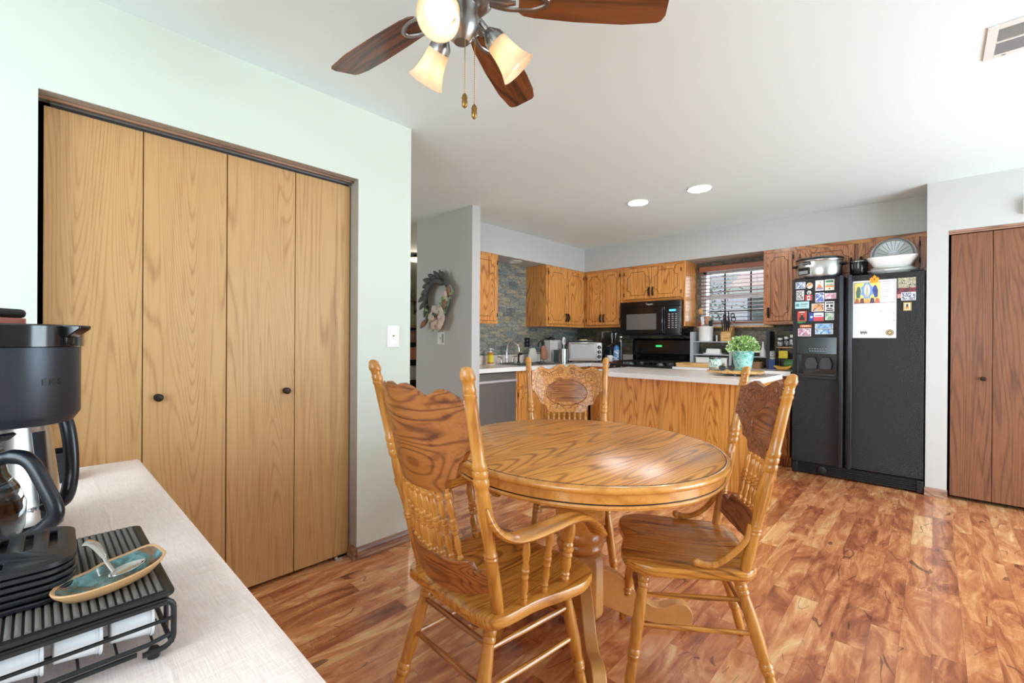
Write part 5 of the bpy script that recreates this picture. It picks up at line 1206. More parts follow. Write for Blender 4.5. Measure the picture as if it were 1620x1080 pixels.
magnet('can', 'red and white maple leaf flag magnet', None, [(0, 1, 0, 1, (236, 232, 228)), (0, .27, 0, .85, (200, 40, 40)), (.73, 1, 0, .85, (200, 40, 40)), (.42, .58, .25, .65, (200, 40, 40)), (.34, .66, .38, .52, (200, 40, 40)), (0, 1, .85, 1, (190, 60, 50))])
magnet('blue', 'blue and white skyline magnet on the freezer door', P('p_blue', [(236, 236, 244), (80, 120, 190), (120, 110, 190), (50, 80, 150)], 60))
magnet('flag', 'pale pink and blue striped magnet near the freezer handle', P('p_flag', [(232, 216, 228), (216, 140, 170), (240, 236, 244), (100, 110, 180)], 45))
magnet('teal', 'wide pale turquoise ticket magnet on the freezer door', None, [(0, 1, 0, 1, (176, 214, 214)), (.05, .3, .3, .7, (90, 140, 150)), (.38, .9, .55, .68, (110, 130, 130)), (.38, .8, .28, .38, (130, 150, 150))])
magnet('sun', 'sunset city magnet in the middle of the freezer door', P('p_sun', [(120, 100, 90), (236, 160, 90), (200, 190, 190), (90, 120, 150)], 50))
magnet('txt', 'white magnet with bold black words on the freezer door', None, [(.04, .96, .03, .97, (240, 240, 236)), (.12, .88, .78, .9, (40, 40, 40)), (.15, .42, .45, .68, (40, 40, 40)), (.56, .85, .45, .68, (40, 40, 40)), (.2, .8, .27, .37, (40, 40, 40)), (.12, .88, .08, .2, (40, 40, 40))])
magnet('red', 'red magnet with a dark seated figure on the freezer door', None, [(0, 1, 0, 1, (200, 60, 50)), (.35, .65, .35, .8, (30, 28, 30)), (.2, .8, .08, .4, (36, 32, 32)), (.42, .58, .62, .74, (220, 180, 150)), (.2, .8, .85, .94, (240, 230, 220))])
magnet('tex', 'one-star blue white and red flag magnet', None, [(0, .33, 0, 1, (40, 70, 150)), (.33, 1, .5, 1, (238, 234, 232)), (.33, 1, 0, .5, (206, 66, 78)), (.1, .24, .38, .62, (240, 240, 240)), (.4, .9, .6, .72, (150, 120, 130))])
magnet('grn', 'small pale green landscape magnet at the right of the freezer door', P('p_grn', [(206, 220, 196), (120, 160, 140), (226, 214, 180)], 60))
r = magnet('palm', 'cut-out magnet with green palm trees over orange letters', None, [])
for o in list(r.children): bpy.data.objects.remove(o)
pm_ = MB()
for k in range(5):
    a = R(20 + 35 * k); pm_.prism([(0, 0), (.018, .006), (.026, 0), (.016, -.004)], (-.003, .03, .012), (0, math.cos(a), math.sin(a)), (0, -math.sin(a), math.cos(a)), (1, 0, 0), .003)
    pm_.prism([(0, 0), (.012, .004), (.018, 0), (.012, -.003)], (-.003, 0, .016), (0, math.cos(a), math.sin(a)), (0, -math.sin(a), math.cos(a)), (1, 0, 0), .003)
pm_.build('palm_crown', pcol((40, 140, 80)), r, smooth=False)
MB().box(-.003, 0, -.058, .03, -.026, -.004).build('letter_base', pcol((228, 120, 50)), r, smooth=False)
text('lettering', 'MIAMI', .02, M['whitem'], (-.0034, -.014, -.015), FACE_MX, r)
magnet('pink', 'pink mountain magnet low on the freezer door', P('p_pink', [(236, 226, 230), (200, 120, 140), (110, 110, 140), (230, 190, 190)], 60))
magnet('st1', 'upper of two wide blue skyline strips on the freezer door', P('p_st1', [(150, 190, 220), (90, 140, 190), (226, 232, 236)], 55))
magnet('st2', 'lower of two wide blue skyline strips on the freezer door', P('p_st2', [(60, 120, 180), (150, 190, 220), (232, 236, 240), (50, 70, 90)], 55))
magnet('car', 'photo print with a dark red band on the right fridge door', None, [(0, 1, 0, 1, (120, 110, 90)), (.05, 1, .5, 1, P('p_crowd', [(70, 60, 50), (200, 190, 160), (110, 100, 60), (40, 40, 40)], 110)), (0, 1, .2, .5, P('p_redcar', [(130, 20, 40), (70, 30, 40), (190, 40, 60)], 40)), (0, .5, 0, .2, (214, 150, 150))], name='photo_print', cat='photo', group='fridge photos')
magnet('card', 'small printed card overlapping the photo on the fridge door', P('p_card', [(230, 228, 236), (60, 70, 110), (240, 236, 236), (170, 60, 70)], 80), name='printed_card', cat='card', group='fridge photos', x=FX - .0046)
magnet('gold', 'small square gold-framed picture magnet on the right fridge door', None, [(0, 1, 0, 1, (190, 150, 80)), (.16, .84, .1, .9, (236, 220, 190)), (.35, .62, .3, .8, (70, 50, 40)), (.25, .7, .2, .45, (216, 130, 50))])
# calendar page with picture
cy0, cy1, cz0, cz1 = MG['cal']
ca = root('calendar', (FX, (cy0 + cy1) / 2, (cz0 + cz1) / 2), 0, 'white calendar page with a coloured picture hanging on the fridge door', 'calendar')
hw, hh = (cy1 - cy0) / 2, (cz1 - cz0) / 2
MB().box(-.0012, 0, -hw, hw, -hh, hh).build('sheet', pcol((246, 245, 248)), ca, smooth=False)
yc_, zc_ = (cy0 + cy1) / 2, (cz0 + cz1) / 2
def crect(name, key, mt, off=.0014, th=.0003):
    y0, y1, z0, z1 = key; return MB().box(-off - th, -off, y0 - yc_, y1 - yc_, z0 - zc_, z1 - zc_).build(name, mt, ca, smooth=False)
crect('picture_border', (.232, .499, 1.522, 1.700), pcol((120, 60, 80)), .0012, .0002)
crect('text_box', (.2345, .327, 1.5255, 1.6965), pcol((240, 236, 240)))
pic = crect('picture', MG['pic'], pcol((240, 226, 120)))
def shape(polys, mt, off, par):
    m = MB()
    for p in polys: m.prism(p, (-off - .0003, 0, 0), (0, 1, 0), (0, 0, 1), (1, 0, 0), .0003)
    return m.build('picture_shape', mt, par, smooth=False)
py0, py1, pz0, pz1 = MG['pic']
def pp(a, b): return ((py1 - (py1 - py0) * a) - yc_, (pz0 + (pz1 - pz0) * b) - zc_)
shape([[pp(.5 + .2 * math.cos(t) * (1 + .35 * (k % 2)), .6 + .36 * math.sin(t) * (1 + .2 * (k % 2))) for k, t in enumerate([2 * PI * j / 16 for j in range(16)])]], pcol((120, 160, 220)), .0018, pic)
shape([[pp(.5 + .12 * math.cos(t), .62 + .3 * math.sin(t)) for t in [2 * PI * j / 20 for j in range(20)]]], pcol((232, 238, 246)), .0021, pic)
shape([[pp(.5 + .035 * math.cos(t), .84 + .06 * math.sin(t)) for t in [2 * PI * j / 12 for j in range(12)]], [pp(.46, .78), pp(.54, .78), pp(.57, .3), pp(.43, .3)]], pcol((206, 190, 160)), .0024, pic)
shape([[pp(.12, .8), pp(.2, .82), pp(.26, .6), pp(.22, .25), pp(.08, .25), pp(.06, .55)]], pcol((80, 110, 100)), .0018, pic)
shape([[pp(.78, .86), pp(.86, .84), pp(.93, .6), pp(.92, .28), pp(.8, .24), pp(.75, .45), pp(.7, .62)]], pcol((60, 70, 150)), .0018, pic)
for k, c in enumerate(((190, 110, 70), (120, 70, 60), (220, 170, 90), (90, 60, 90), (200, 120, 80))):
    shape([[pp(k * .2, .0), pp(k * .2 + .2, .0), pp(k * .2 + .17, .2 + .04 * (k % 2)), pp(k * .2 + .05, .24)]], pcol(c), .0018, pic)
tl = MB()
for k, w_ in enumerate((.055, .03, 0, .05, .045, 0, .05, .03)):
    if w_: tl.box(-.002, -.0017, .318 - w_ - yc_, .318 - yc_, 1.675 - k * .017 - zc_, 1.6785 - k * .017 - zc_)
tl.build('text_lines', pcol((176, 150, 158)), ca, smooth=False)
gl = MB()
for c in range(7):
    for q in range(9):
        if (c * 5 + q * 3) % 7 and not (q > 6 and c > 3): gl.box(-.0016, -.0013, .487 - c * .0375 - .026 - yc_, .487 - c * .0375 - yc_, 1.488 - q * .0195 - zc_, 1.4895 - q * .0195 - zc_).box(-.0016, -.0013, .487 - c * .0375 - .02 - yc_, .487 - c * .0375 - yc_, 1.483 - q * .0195 - zc_, 1.4842 - q * .0195 - zc_)
gl.box(-.0016, -.0013, .23 - yc_, .5 - yc_, 1.3135 - zc_, 1.3145 - zc_)
tag(gl.build('date_grid', pcol((190, 190, 194)), ca, smooth=False), kind='stuff')
for (y, z) in ((.2405, 1.43), (.2405, 1.375), (.32, 1.456)): MB().box(-.002, -.0016, y - .004 - yc_, y + .003 - yc_, z - .003 - zc_, z + .003 - zc_).build('date_mark', M['ink'], ca, smooth=False)
y0, y1, z0, z1 = MG['logo']; lg = MB()
for k in range(6): lg.box(-.0017, -.0013, y0 + k * .0078 - yc_, y0 + k * .0078 + .005 - yc_, z0 + (.004 if k in (0, 5) else .009 * (k % 2)) - zc_, z1 - .006 * ((k + 1) % 2) - zc_)
lg.box(-.0017, -.0013, y0 - yc_, y1 - yc_, z0 + .013 - zc_, z0 + .018 - zc_).build('bracket_logo', M['ink'], ca, smooth=False)
y0, y1, z0, z1 = MG['seal']; sc_ = ((y0 + y1) / 2 - yc_, (z0 + z1) / 2 - zc_)
for k, (f, c) in enumerate(((1, (120, 96, 60)), (.78, (206, 186, 140)), (.62, (90, 64, 44)), (.35, (214, 190, 140)))):
    MB().prism([((y1 - y0) / 2 * f * math.cos(t) + sc_[0], (z1 - z0) / 2 * f * math.sin(t) + sc_[1]) for t in [2 * PI * j / 28 for j in range(28)]], (-.0016 - .0003 * k, 0, 0), (0, 1, 0), (0, 0, 1), (1, 0, 0), .0003).build('seal', pcol(c), ca, smooth=False)
# maple leaf clip
y0, y1, z0, z1 = MG['leaf']; a_, b_ = (y1 - y0) / 2, (z1 - z0)
half = [(0, 1.0), (.16, .78), (.34, .84), (.3, .58), (.62, .72), (.66, .6), (.98, .58), (.86, .42), (1.0, .36), (.62, .14), (.66, .02)]
poly = [(x * a_, z * b_) for x, z in half] + [(-x * a_, z * b_) for x, z in reversed(half[1:])]
ml = MB().prism(poly, (-.006, 0, 0), (0, 1, 0), (0, 0, 1), (1, 0, 0), .0045).build('maple_leaf_magnet', M['orange'], loc=(FX, (y0 + y1) / 2, z0), bevel=.001)
tag(ml, 'bright orange maple leaf magnet clipping the calendar page', 'magnet')
MB().box(-.0075, -.006, -.004, .004, .02, .04).build('leaf_mark', pcol((150, 80, 30)), ml, smooth=False)

# things on top of the fridge
FT = 1.766
scb = root('slow_cooker', (4.955, .776, FT), 0, 'large oval stainless slow cooker with black lid on the fridge', 'slow cooker')
def ov(a, b, z, n=48): return [Vector((a * math.cos(2 * PI * k / n), b * math.sin(2 * PI * k / n), z)) for k in range(n)]
MB().loft([ov(.115, .15, 0), ov(.125, .162, .006), ov(.128, .166, .022)]).build('foot_base', M['blackp'], scb)
MB().loft([ov(.128, .167, .022), ov(.134, .176, .04), ov(.136, .18, .155), ov(.132, .176, .168)]).build('body', M['steel'], scb)
MB().loft([ov(.138, .182, .165), ov(.141, .186, .17), ov(.141, .186, .177), ov(.136, .18, .179)]).build('rim', M['steel'], scb)
MB().loft([ov(.142, .188, .1795), ov(.142, .188, .194), ov(.12, .16, .206), ov(.05, .07, .212)]).build('lid', M['black'], scb)
for s in (-1, 1): MB().tube(spline([(-.05, s * .17, .135), (-.03, s * .2, .135), (.03, s * .2, .135), (.05, s * .17, .135)], 5), .014, 8, flat=(1, .6)).build('handle', M['blackp'], scb)
MB().prism([(-.03, 0), (.03, 0), (.03, .025), (-.03, .025)], (-.126, .075, .135), (-.35, -1, 0), (0, 0, 1), (-1, .35, 0), .006).build('brand_badge', M['black'], scb, bevel=.001)
text('badge_lettering', 'Crock·Pot', .013, M['whitem'], (-.1337, .0772, .1475), (R(90), 0, R(-90 - 19)), scb)
MB().prism([(-.045, 0), (.045, 0), (.045, .065), (-.045, .065)], (-.116, .10, .045), (-.4, -1, 0), (0, 0, 1), (-1, .4, 0), .006).build('control_panel', M['black'], scb, bevel=.001)
MB().prism([(-.038, 0), (.038, 0), (.038, .03), (-.038, .03)], (-.1225, .1026, .052), (-.4, -1, 0), (0, 0, 1), (-1, .4, 0), .0008).build('keypad', M['seed'], scb, smooth=False)
pt = root('black_pot', (4.98, .488, FT), 0, 'small black pot with steel rim between slow cooker and plates', 'pot')
MB().lathe((0, 0, 0), (0, 0, .135), [(0, .058), (.05, .062), (1, .066)], 36).build('body', M['black'], pt)
MB().lathe((0, 0, .1352), (0, 0, .14), [(0, .069), (1, .069)], 36).build('rim', M['steel'], pt)
MB().lathe((0, 0, .1403), (0, 0, .152), [(0, .068), (.6, .066), (1, .04)], 32).build('lid', M['black'], pt)
pl1 = root('serving_platter', (4.935, .256, FT), 0, 'white oval platter at the bottom of the stack on the fridge', 'platter', 'white dishes on the fridge')
MB().loft([ov(.08, .10, 0), ov(.09, .115, .004), ov(.118, .168, .034), ov(.12, .170, .039), ov(.115, .164, .039), ov(.085, .105, .014)]).build('dish', M['white'], pl1)
MB().prism([(-.045, 0), (.045, 0), (.05, .014), (-.05, .014)], (-.112, 0, .022), (0, 1, 0), (-.4, 0, 1), (1, 0, 0), .012).build('handle_ledge', M['white'], pl1, bevel=.003)
pl2 = root('serving_platter', (4.935, .262, FT + .04), 0, 'white flat platter directly under the square white bowl', 'platter', 'white dishes on the fridge')
MB().loft([ov(.085, .11, 0), ov(.11, .14, .012), ov(.112, .143, .016), ov(.085, .11, .008)]).build('dish', M['white'], pl2)
bw = root('serving_bowl', (4.93, .260, FT + .057), 0, 'white flared rectangular serving bowl on top of the platters', 'bowl', 'white dishes on the fridge')
def sq(a, b, z, r_=.05): return [Vector((x, y, z)) for x, y in rrect(-a, a, -b, b, min(r_, a * .9, b * .9), 6)]
MB().loft([sq(.07, .10, 0, .03), sq(.08, .118, .006, .035), sq(.102, .150, .055), sq(.111, .165, .08), sq(.112, .166, .086), sq(.108, .161, .086), sq(.076, .11, .014, .035)]).build('dish', M['white'], bw)
gb = root('glass_plate', (5.104, .262, FT + .03), 0, 'large ribbed grey glass dish standing upright behind the white bowl', 'glass dish')
gm = paint('frosted_ribbed_glass', (190, 192, 190), .25, coat=.4)
rings = []
for rr, x in ((.04, .0), (.12, -.004), (.15, -.02), (.165, -.05), (.168, -.053), (.162, -.05), (.145, -.028), (.04, -.012)):
    rings.append([Vector((x + .0 * math.sin(a), rr * .92 * math.cos(a), .15 + rr * .88 * math.sin(a))) for a in [2 * PI * k / 48 for k in range(48)]])
MB().loft(rings).build('dish', gm, gb)
rb_ = MB()
for k in range(22):
    a = 2 * PI * k / 22; rb_.tube([(-.012, .04 * math.cos(a), .15 + .044 * math.sin(a)), (-.028, .145 * .8 * math.cos(a), .15 + .145 * .88 * math.sin(a))], .0022, 6)
rb_.build('ribs', paint('glass_rib', (150, 152, 150), .3), gb)
MB().ring((-.05, 0, .15), .133, .004, 'x', 48, 8, el=1.1).build('rim', paint('glass_rim', (120, 122, 120), .2), gb)

# ================================================================== ISLAND TOP
IZ = .9155
ls = root('lazy_susan', (4.02, 1.215, IZ), 0, 'round light wood turntable on the end of the island', 'turntable')
MB().lathe((0, 0, .018), (0, 0, .038), [(0, .205), (.2, .215), (.8, .218), (1, .208)], 56).build('wooden_disc', M['wood_lt_x'], ls)
MB().lathe((0, 0, .008), (0, 0, .0178), [(0, .12), (1, .12)], 40).build('bearing_ring', M['blackm'], ls)
for k in range(6): MB().lathe((.11 * math.cos(k * 1.047 + .3), .11 * math.sin(k * 1.047 + .3), 0), (.11 * math.cos(k * 1.047 + .3), .11 * math.sin(k * 1.047 + .3), .0078), [(0, .008), (1, .009)], 12).build('foot', M['white'], ls)
PZ = IZ + .0385
pp_ = root('potted_plant', (4.06, 1.165, PZ), 0, 'bushy pale green plant in a mottled turquoise pot on the turntable', 'plant')
MB().lathe((0, 0, 0), (0, 0, .165), [(0, .056), (.03, .062), (.5, .074), (.93, .084), (.95, .087), (1, .087)], 40).build('pot', paint('turquoise_glaze', (120, 204, 196), .25, noise_amt=.0) if False else M['teal'], pp_)
MB().lathe((0, 0, .1652), (0, 0, .167), [(0, .078), (1, .078)], 30).build('soil', M['void'], pp_)
rp = random.Random(11)
for shade_ in ('leaf', 'leafl'):
    fm = MB()
    for k in range(300):
        u_, v_ = rp.uniform(0, 2 * PI), rp.random() ** .5; hgt = rp.uniform(.0, 1)
        rad = .118 * math.sqrt(max(0, 1 - (hgt * .9) ** 2)) * (v_ * .35 + .65)
        c = Vector((rad * math.cos(u_), rad * math.sin(u_), .158 + .115 * hgt)); out = (c - Vector((0, 0, .12))).normalized()
        d = (out + Vector((rp.gauss(0, .6), rp.gauss(0, .6), rp.gauss(0, .6)))).normalized(); s2 = d.orthogonal().normalized(); l = rp.uniform(.02, .032)
        fm.add([c, c + d * l * .5 + s2 * l * .3, c + d * l, c + d * l * .5 - s2 * l * .3], [(0, 1, 2, 3)])
    tag(fm.build('foliage', M[shade_], pp_, smooth=False), kind='stuff')
MB().ball((0, 0, .19), .075, 18, 10, sc=(1, 1, .7)).build('foliage_core', paint('inner_leaf_green', (84, 120, 60), .7, noise_amt=.3), pp_)
gc = root('glass_jar', (3.935, 1.345, PZ), 0, 'glass jar with a printed label left of the turquoise pot', 'jar')
MB().lathe((0, 0, 0), (0, 0, .105), [(0, .045), (.05, .049), (1, .05)], 32, cap=False).lathe((0, 0, .002), (0, 0, .003), [(0, .045), (1, .045)], 32).build('jar_wall', M['glass'], gc)
MB().lathe((0, 0, .02), (0, 0, .09), [(0, .0505), (1, .0505)], 32, cap=False).build('label', P('p_label', [(230, 230, 226), (120, 170, 150), (240, 240, 238), (200, 180, 190)], 45), gc)
sg = root('sunglasses', (3.885, 1.235, PZ), R(-60), 'dark folded sunglasses in front of the turquoise pot', 'sunglasses')
for s in (-1, 1): MB().prism([(.024 * math.cos(t) * 1.1, .021 * math.sin(t)) for t in [2 * PI * j / 20 for j in range(20)]], (s * .034, 0, .024), (1, 0, 0), (0, .25, 1), (0, 1, -.2), .004).build('lens', M['black'], sg)
MB().tube([(-.06, .003, .038), (-.01, .0, .038), (0, 0, .034), (.01, 0, .038), (.06, .003, .038)], .0022, 8).build('frame', M['black'], sg)
for s in (-1, 1): MB().tube([(s * .06, .003, .037), (s * .058, .03, .03), (s * -.02, .04 + .004 * s, .012)], .002, 8).build('temple', M['black'], sg)

# ================================================================== COUNTER BY THE WINDOW
CZ = .9155
def simple(name, m, mat, label, cat, loc=(0, 0, 0), rz=0, bevel=0, group=None):
    o = m.build(name, M[mat] if isinstance(mat, str) else mat, loc=loc, rot=(0, 0, rz), bevel=bevel); return tag(o, label, cat, group)
simple('cutting_board', MB().box(4.87, 5.15, 1.70, 2.085, CZ, CZ + .02), 'wood_lt', 'light wood cutting board lying at the bottom, right of the stove', 'cutting board', bevel=.004)
o = simple('cutting_board', MB().box(4.88, 5.15, 1.66, 2.095, CZ + .0205, CZ + .042), 'wood_lt', 'light wood cutting board lying on top, right of the stove', 'cutting board', bevel=.004)
text('board_mark', 'ACACIA', .012, M['groove'], (4.8797, 1.98, CZ + .031), FACE_MX, o)
sh = root('counter_shelf', (0, 0, 0), 0, 'grey two-tier metal counter shelf under the kitchen window', 'shelf')
MB().box(5.20, 5.40, 2.028, 2.062, CZ, 1.305).build('end_panel', M['grey_shelf'], sh, bevel=.003)
MB().box(5.20, 5.40, 1.605, 1.635, CZ, 1.185).build('end_panel', M['grey_shelf'], sh, bevel=.003)
MB().box(5.20, 5.40, 1.605, 2.028, 1.186, 1.196).build('shelf_board', M['grey_shelf'], sh, smooth=False)
MB().box(5.20, 5.40, 1.635, 2.028, 1.040, 1.050).build('shelf_board', M['grey_shelf'], sh, smooth=False)
s2 = root('counter_shelf', (0, 0, 0), 0, 'low dark shelf with a tall black end board, next to the grey one', 'shelf')
MB().box(5.20, 5.40, 1.236, 1.270, CZ, 1.305).build('end_panel', M['blackwood'], s2, bevel=.003)
MB().box(5.20, 5.40, 1.270, 1.600, 1.030, 1.040).build('shelf_board', M['grey_shelf'], s2, smooth=False)
MB().box(5.20, 5.40, 1.575, 1.600, CZ, 1.0295).build('end_panel', M['blackwood'], s2, bevel=.002)
# crock with utensils
cr = root('utensil_crock', (5.30, 1.918, 1.1965), 0, 'white ceramic crock on the grey shelf, holding wooden spoons', 'crock')
MB().lathe((0, 0, 0), (0, 0, .172), [(0, .07), (.03, .076), (.9, .078), (.93, .081), (1, .081)], 36, cap=False).lathe((0, 0, .001), (0, 0, .172), [(0, .068), (1, .074)], 36, cap=False).lathe((0, 0, 0), (0, 0, .004), [(0, .07), (1, .07)], 36).build('body', M['white'], cr)
def utensil(name, label, cat, base, tip, mh, build):
    r = root(name, (5.30, 1.918, 1.205), 0, label, cat, 'utensils in the crock'); b = Vector(base); t = Vector(tip)
    MB().tube([b, b + (t - b) * .7], .005, 8).build('shaft', M[mh], r); build(r, b, t); return r
utensil('wooden_spoon', 'round-headed light wooden spoon, tallest in the crock', 'spoon', (0, .02, .0), (-.02, .052, .34), 'wood_lt_x', lambda r, b, t: MB().ball(t, .033, 16, 10, sc=(.35, .8, 1.15)).build('spoon_head', M['wood_lt_x'], r))
utensil('silicone_spatula', 'red and white spatula standing at the left in the crock', 'spatula', (-.01, .02, .0), (-.022, .03, .235), 'white', lambda r, b, t: (MB().prism([(-.02, -.05), (.012, -.05), (.022, .03), (-.012, .045)], t + Vector((0, .004, 0)), (0, -1, .25), (0, .25, 1), (1, 0, 0), .008).build('blade', M['white'], r, bevel=.003), MB().prism([(-.02, -.05), (.01, -.05), (.0, .0), (-.012, .03)], t + Vector((-.006, .028, -.03)), (0, -1, .25), (0, .25, 1), (1, 0, 0), .006).build('blade_edge', M['red'], r, bevel=.002)))
utensil('wooden_spatula', 'broad reddish wooden spatula in the crock', 'spatula', (.01, -.01, .0), (.01, -.012, .25), 'wood_lt_x', lambda r, b, t: MB().prism([(-.022, -.06), (.022, -.06), (.027, .03), (-.02, .04)], t, (0, 1, 0), (0, 0, 1), (1, 0, 0), .007).build('blade', paint('reddish_wood', (190, 140, 104), .5), r, bevel=.003))
utensil('slotted_turner', 'black plastic turner at the right of the crock', 'turner', (.0, -.02, .0), (-.01, -.055, .205), 'blackm', lambda r, b, t: MB().prism([(-.02, -.04), (.02, -.04), (.025, .02), (-.02, .035)], t, (0, 1, 0), (0, 0, 1), (1, 0, 0), .006).build('blade', M['blackm'], r, bevel=.003))
simple('salt_shaker', MB().lathe((0, 0, 0), (0, 0, .07), [(0, .013), (.6, .012), (.65, .015), (1, .013)], 14), 'steel', 'small steel shaker between crock and knife block', 'shaker', (5.27, 1.785, 1.1965))
kb = root('knife_block', (5.29, 1.675, 1.1965), 0, 'light wood knife block with black-handled knives on the grey shelf', 'knife block')
MB().prism([(-.075, 0), (.06, 0), (.06, .15), (.02, .175), (-.075, .088)], (0, .052, 0), (1, 0, 0), (0, 0, 1), (0, -1, 0), .104).build('block', M['wood_lt'], kb, bevel=.003)
text('brand_mark', 'SABATIER', .012, M['groove'], (-.0756, .0, .035), FACE_MX, kb)
for i, (y, l, x) in enumerate(((.038, .13, -.05), (.018, .145, -.05), (-.002, .13, -.05), (-.022, .12, -.05), (.03, .15, -.01), (.008, .155, -.01), (-.014, .14, -.01), (.02, .16, .02), (-.012, .16, .02))):
    k_ = root('kitchen_knife', (5.29, 1.675, 1.1965), 0, 'black knife handle %s in the %s row of the wooden block' % (('furthest left', 'second from the left', 'third from the left', 'furthest right', 'furthest left', 'in the middle', 'furthest right', 'furthest left', 'furthest right')[i], ('front',) [0] if i < 4 else ('middle' if i < 7 else 'back')), 'knife', 'knives in the wooden block')
    b0 = Vector((x, y, .092 + (x + .075) * .9)); dr_ = Vector((-.30, .0, 1)).normalized()
    MB().tube([b0 + dr_ * .006, b0 + dr_ * l * .5, b0 + dr_ * l], [.008, .0095, .008], 8, flat=(.7, 1)).build('grip', M['blackm'], k_)
    MB().tube([b0 - dr_ * .03, b0 + dr_ * .01], [.006, .006], 6, flat=(.25, 1)).build('blade', M['steel'], k_)
ks = root('kitchen_scissors', (5.29, 1.675, 1.1965), 0, 'black scissors standing at the right of the knife block', 'scissors')
MB().ring((-.045, -.070, .245), .021, .005, 'x', 20, 8, el=1.4).build('handle_loop', M['blackm'], ks); MB().ring((-.045, -.062, .285), .018, .005, 'x', 20, 8, el=1.4).build('handle_loop', M['blackm'], ks)
MB().tube([(-.045, -.062, .225), (-.03, -.062, .13)], .006, 6, flat=(.4, 1)).build('blades', M['steel'], ks)
bd = root('butter_dish', (5.30, 1.828, 1.0505), 0, 'white lidded butter dish on the middle grey shelf', 'butter dish')
MB().prism(rrect(-.06, .06, -.105, .105, .02), (0, 0, 0), (1, 0, 0), (0, 1, 0), (0, 0, 1), .012).build('plate', M['white'], bd, bevel=.003)
MB().loft([sq(.045, .082, .0125, .02), sq(.043, .078, .05, .02), sq(.037, .07, .062, .02)]).build('cover', M['white'], bd)
simple('storage_box', MB().box(-.075, .075, -.17, .17, 0, .09).box(-.079, .079, -.175, .175, .09, .1), 'plate_w', 'low white lidded box under the grey counter shelf', 'box', (5.29, 1.83, CZ), bevel=.004)
pk = root('pepper_mill', (5.16, 1.545, CZ), 0, 'slim steel and black mill standing behind the potted plant', 'mill')
MB().lathe((0, 0, 0), (0, 0, .2), [(0, .022), (.1, .022), (.5, .015), (1, .018)], 18).build('lower_body', M['steel_dk'], pk)
MB().lathe((0, 0, .2005), (0, 0, .31), [(0, .017), (.2, .011), (.8, .009), (.85, .014), (1, .006)], 18).build('upper_body', M['blackm'], pk)
sgn = root('framed_sign', (5.40, 1.398, 1.041), 0, 'small black framed sign on the low shelf behind the plant', 'sign')
MB().box(-.012, 0, -.062, .062, 0, .10).build('frame', M['black'], sgn, bevel=.003)
MB().box(-.0135, -.0121, -.043, .043, .02, .08).build('card', M['blackm'], sgn, smooth=False)
MB().box(-.0142, -.0136, -.03, .03, .036, .066).build('word_panel', M['whitem'], sgn, smooth=False); text('lettering', 'BLESSED', .011, M['ink'], (-.0147, 0, .051), FACE_MX, sgn)
simple('bud_vase', MB().lathe((0, 0, 0), (0, 0, .155), [(0, .03), (.05, .032), (.3, .03), (.6, .013), (.95, .009), (1, .012)], 24), 'white', 'slim white bottle vase beside the tall black board', 'vase', (5.27, 1.315, 1.0405))
wb_ = root('wicker_basket', (5.25, 1.43, CZ), 0, 'brown woven basket on the counter under the low shelf', 'basket')
m = MB(); 
for k in range(5): m.tube([Vector((x, y, .008 + k * .013)) for x, y in rrect(-.06 - k * .002, .06 + k * .002, -.11 - k * .002, .11 + k * .002, .02, 3)] + [Vector((.06 + k * .002, .09, .008 + k * .013))], .0075, 6)
m.build('woven_wall', M['wicker'], wb_); MB().box(-.055, .055, -.105, .105, 0, .003).build('floor_mat', M['wicker'], wb_, smooth=False)
# right of the black board
rk = root('wire_shelf', (5.28, 1.10, CZ), 0, 'black wire corner rack with wooden top beside the fridge', 'rack')
MB().box(-.09, .09, -.09, .075, .218, .228).build('top_board', M['wood_lt'], rk, bevel=.002)
m = MB()
for x in (-.085, .085):
    for y in (-.085, .07): m.tube([(x, y, 0), (x, y, .217)], .004, 8)
for z in (.01, .11):
    m.tube([(-.085, -.085, z), (.085, -.085, z), (.085, .07, z), (-.085, .07, z), (-.085, -.085, z)], .003, 6)
    for k in range(5): m.tube([(-.085, -.065 + k * .03, z), (.085, -.065 + k * .03, z)], .0018, 6)
tag(m.build('wire_frame', M['blackm'], rk), kind='stuff')
def bottle(name, loc, h, r_, mb, mc, label, cat='bottle', group='bottles on the wire rack', lab=None):
    r = root(name, loc, 0, label, cat, group)
    MB().lathe((0, 0, 0), (0, 0, h * .76), [(0, r_ * .9), (.04, r_), (.85, r_), (1, r_ * .75)], 22).build('body', M[mb], r)
    MB().lathe((0, 0, h * .761), (0, 0, h), [(0, r_ * .85), (.9, r_ * .85), (1, r_ * .75)], 22).build('cap', M[mc], r)
    if lab: MB().lathe((0, 0, h * .15), (0, 0, h * .6), [(0, r_ * 1.01), (1, r_ * 1.01)], 22, cap=False).build('label', lab if not isinstance(lab, str) else M[lab], r)
    return r
lb1 = P('p_spice', [(220, 220, 216), (80, 80, 84), (200, 200, 196)], 130)
bottle('spice_bottle', (5.22, 1.145, CZ + .2285), .092, .026, 'blackp', 'white', 'white-capped spice bottle at the front left of the wire rack top', lab=lb1)
bottle('spice_bottle', (5.29, 1.105, CZ + .2285), .105, .026, 'blackp', 'white', 'white-capped dark bottle in the middle of the rack top', lab=lb1)
bottle('spice_bottle', (5.26, 1.045, CZ + .2285), .125, .027, 'blackp', 'white', 'tallest dark bottle on the rack, right against the fridge', lab=lb1)
simple('tea_box', MB().box(-.035, .035, -.04, .04, 0, .075), 'yellow', 'yellow carton on the middle tier of the wire rack', 'carton', (5.235, 1.115, CZ + .1135), bevel=.001)
simple('snack_bag', MB().loft([sq(.02, .045, 0, .01), sq(.035, .055, .04, .02), sq(.02, .05, .09, .01)]), 'greenbag', 'green snack package on the lower tier of the wire rack', 'package', (5.27, 1.07, CZ + .0125))
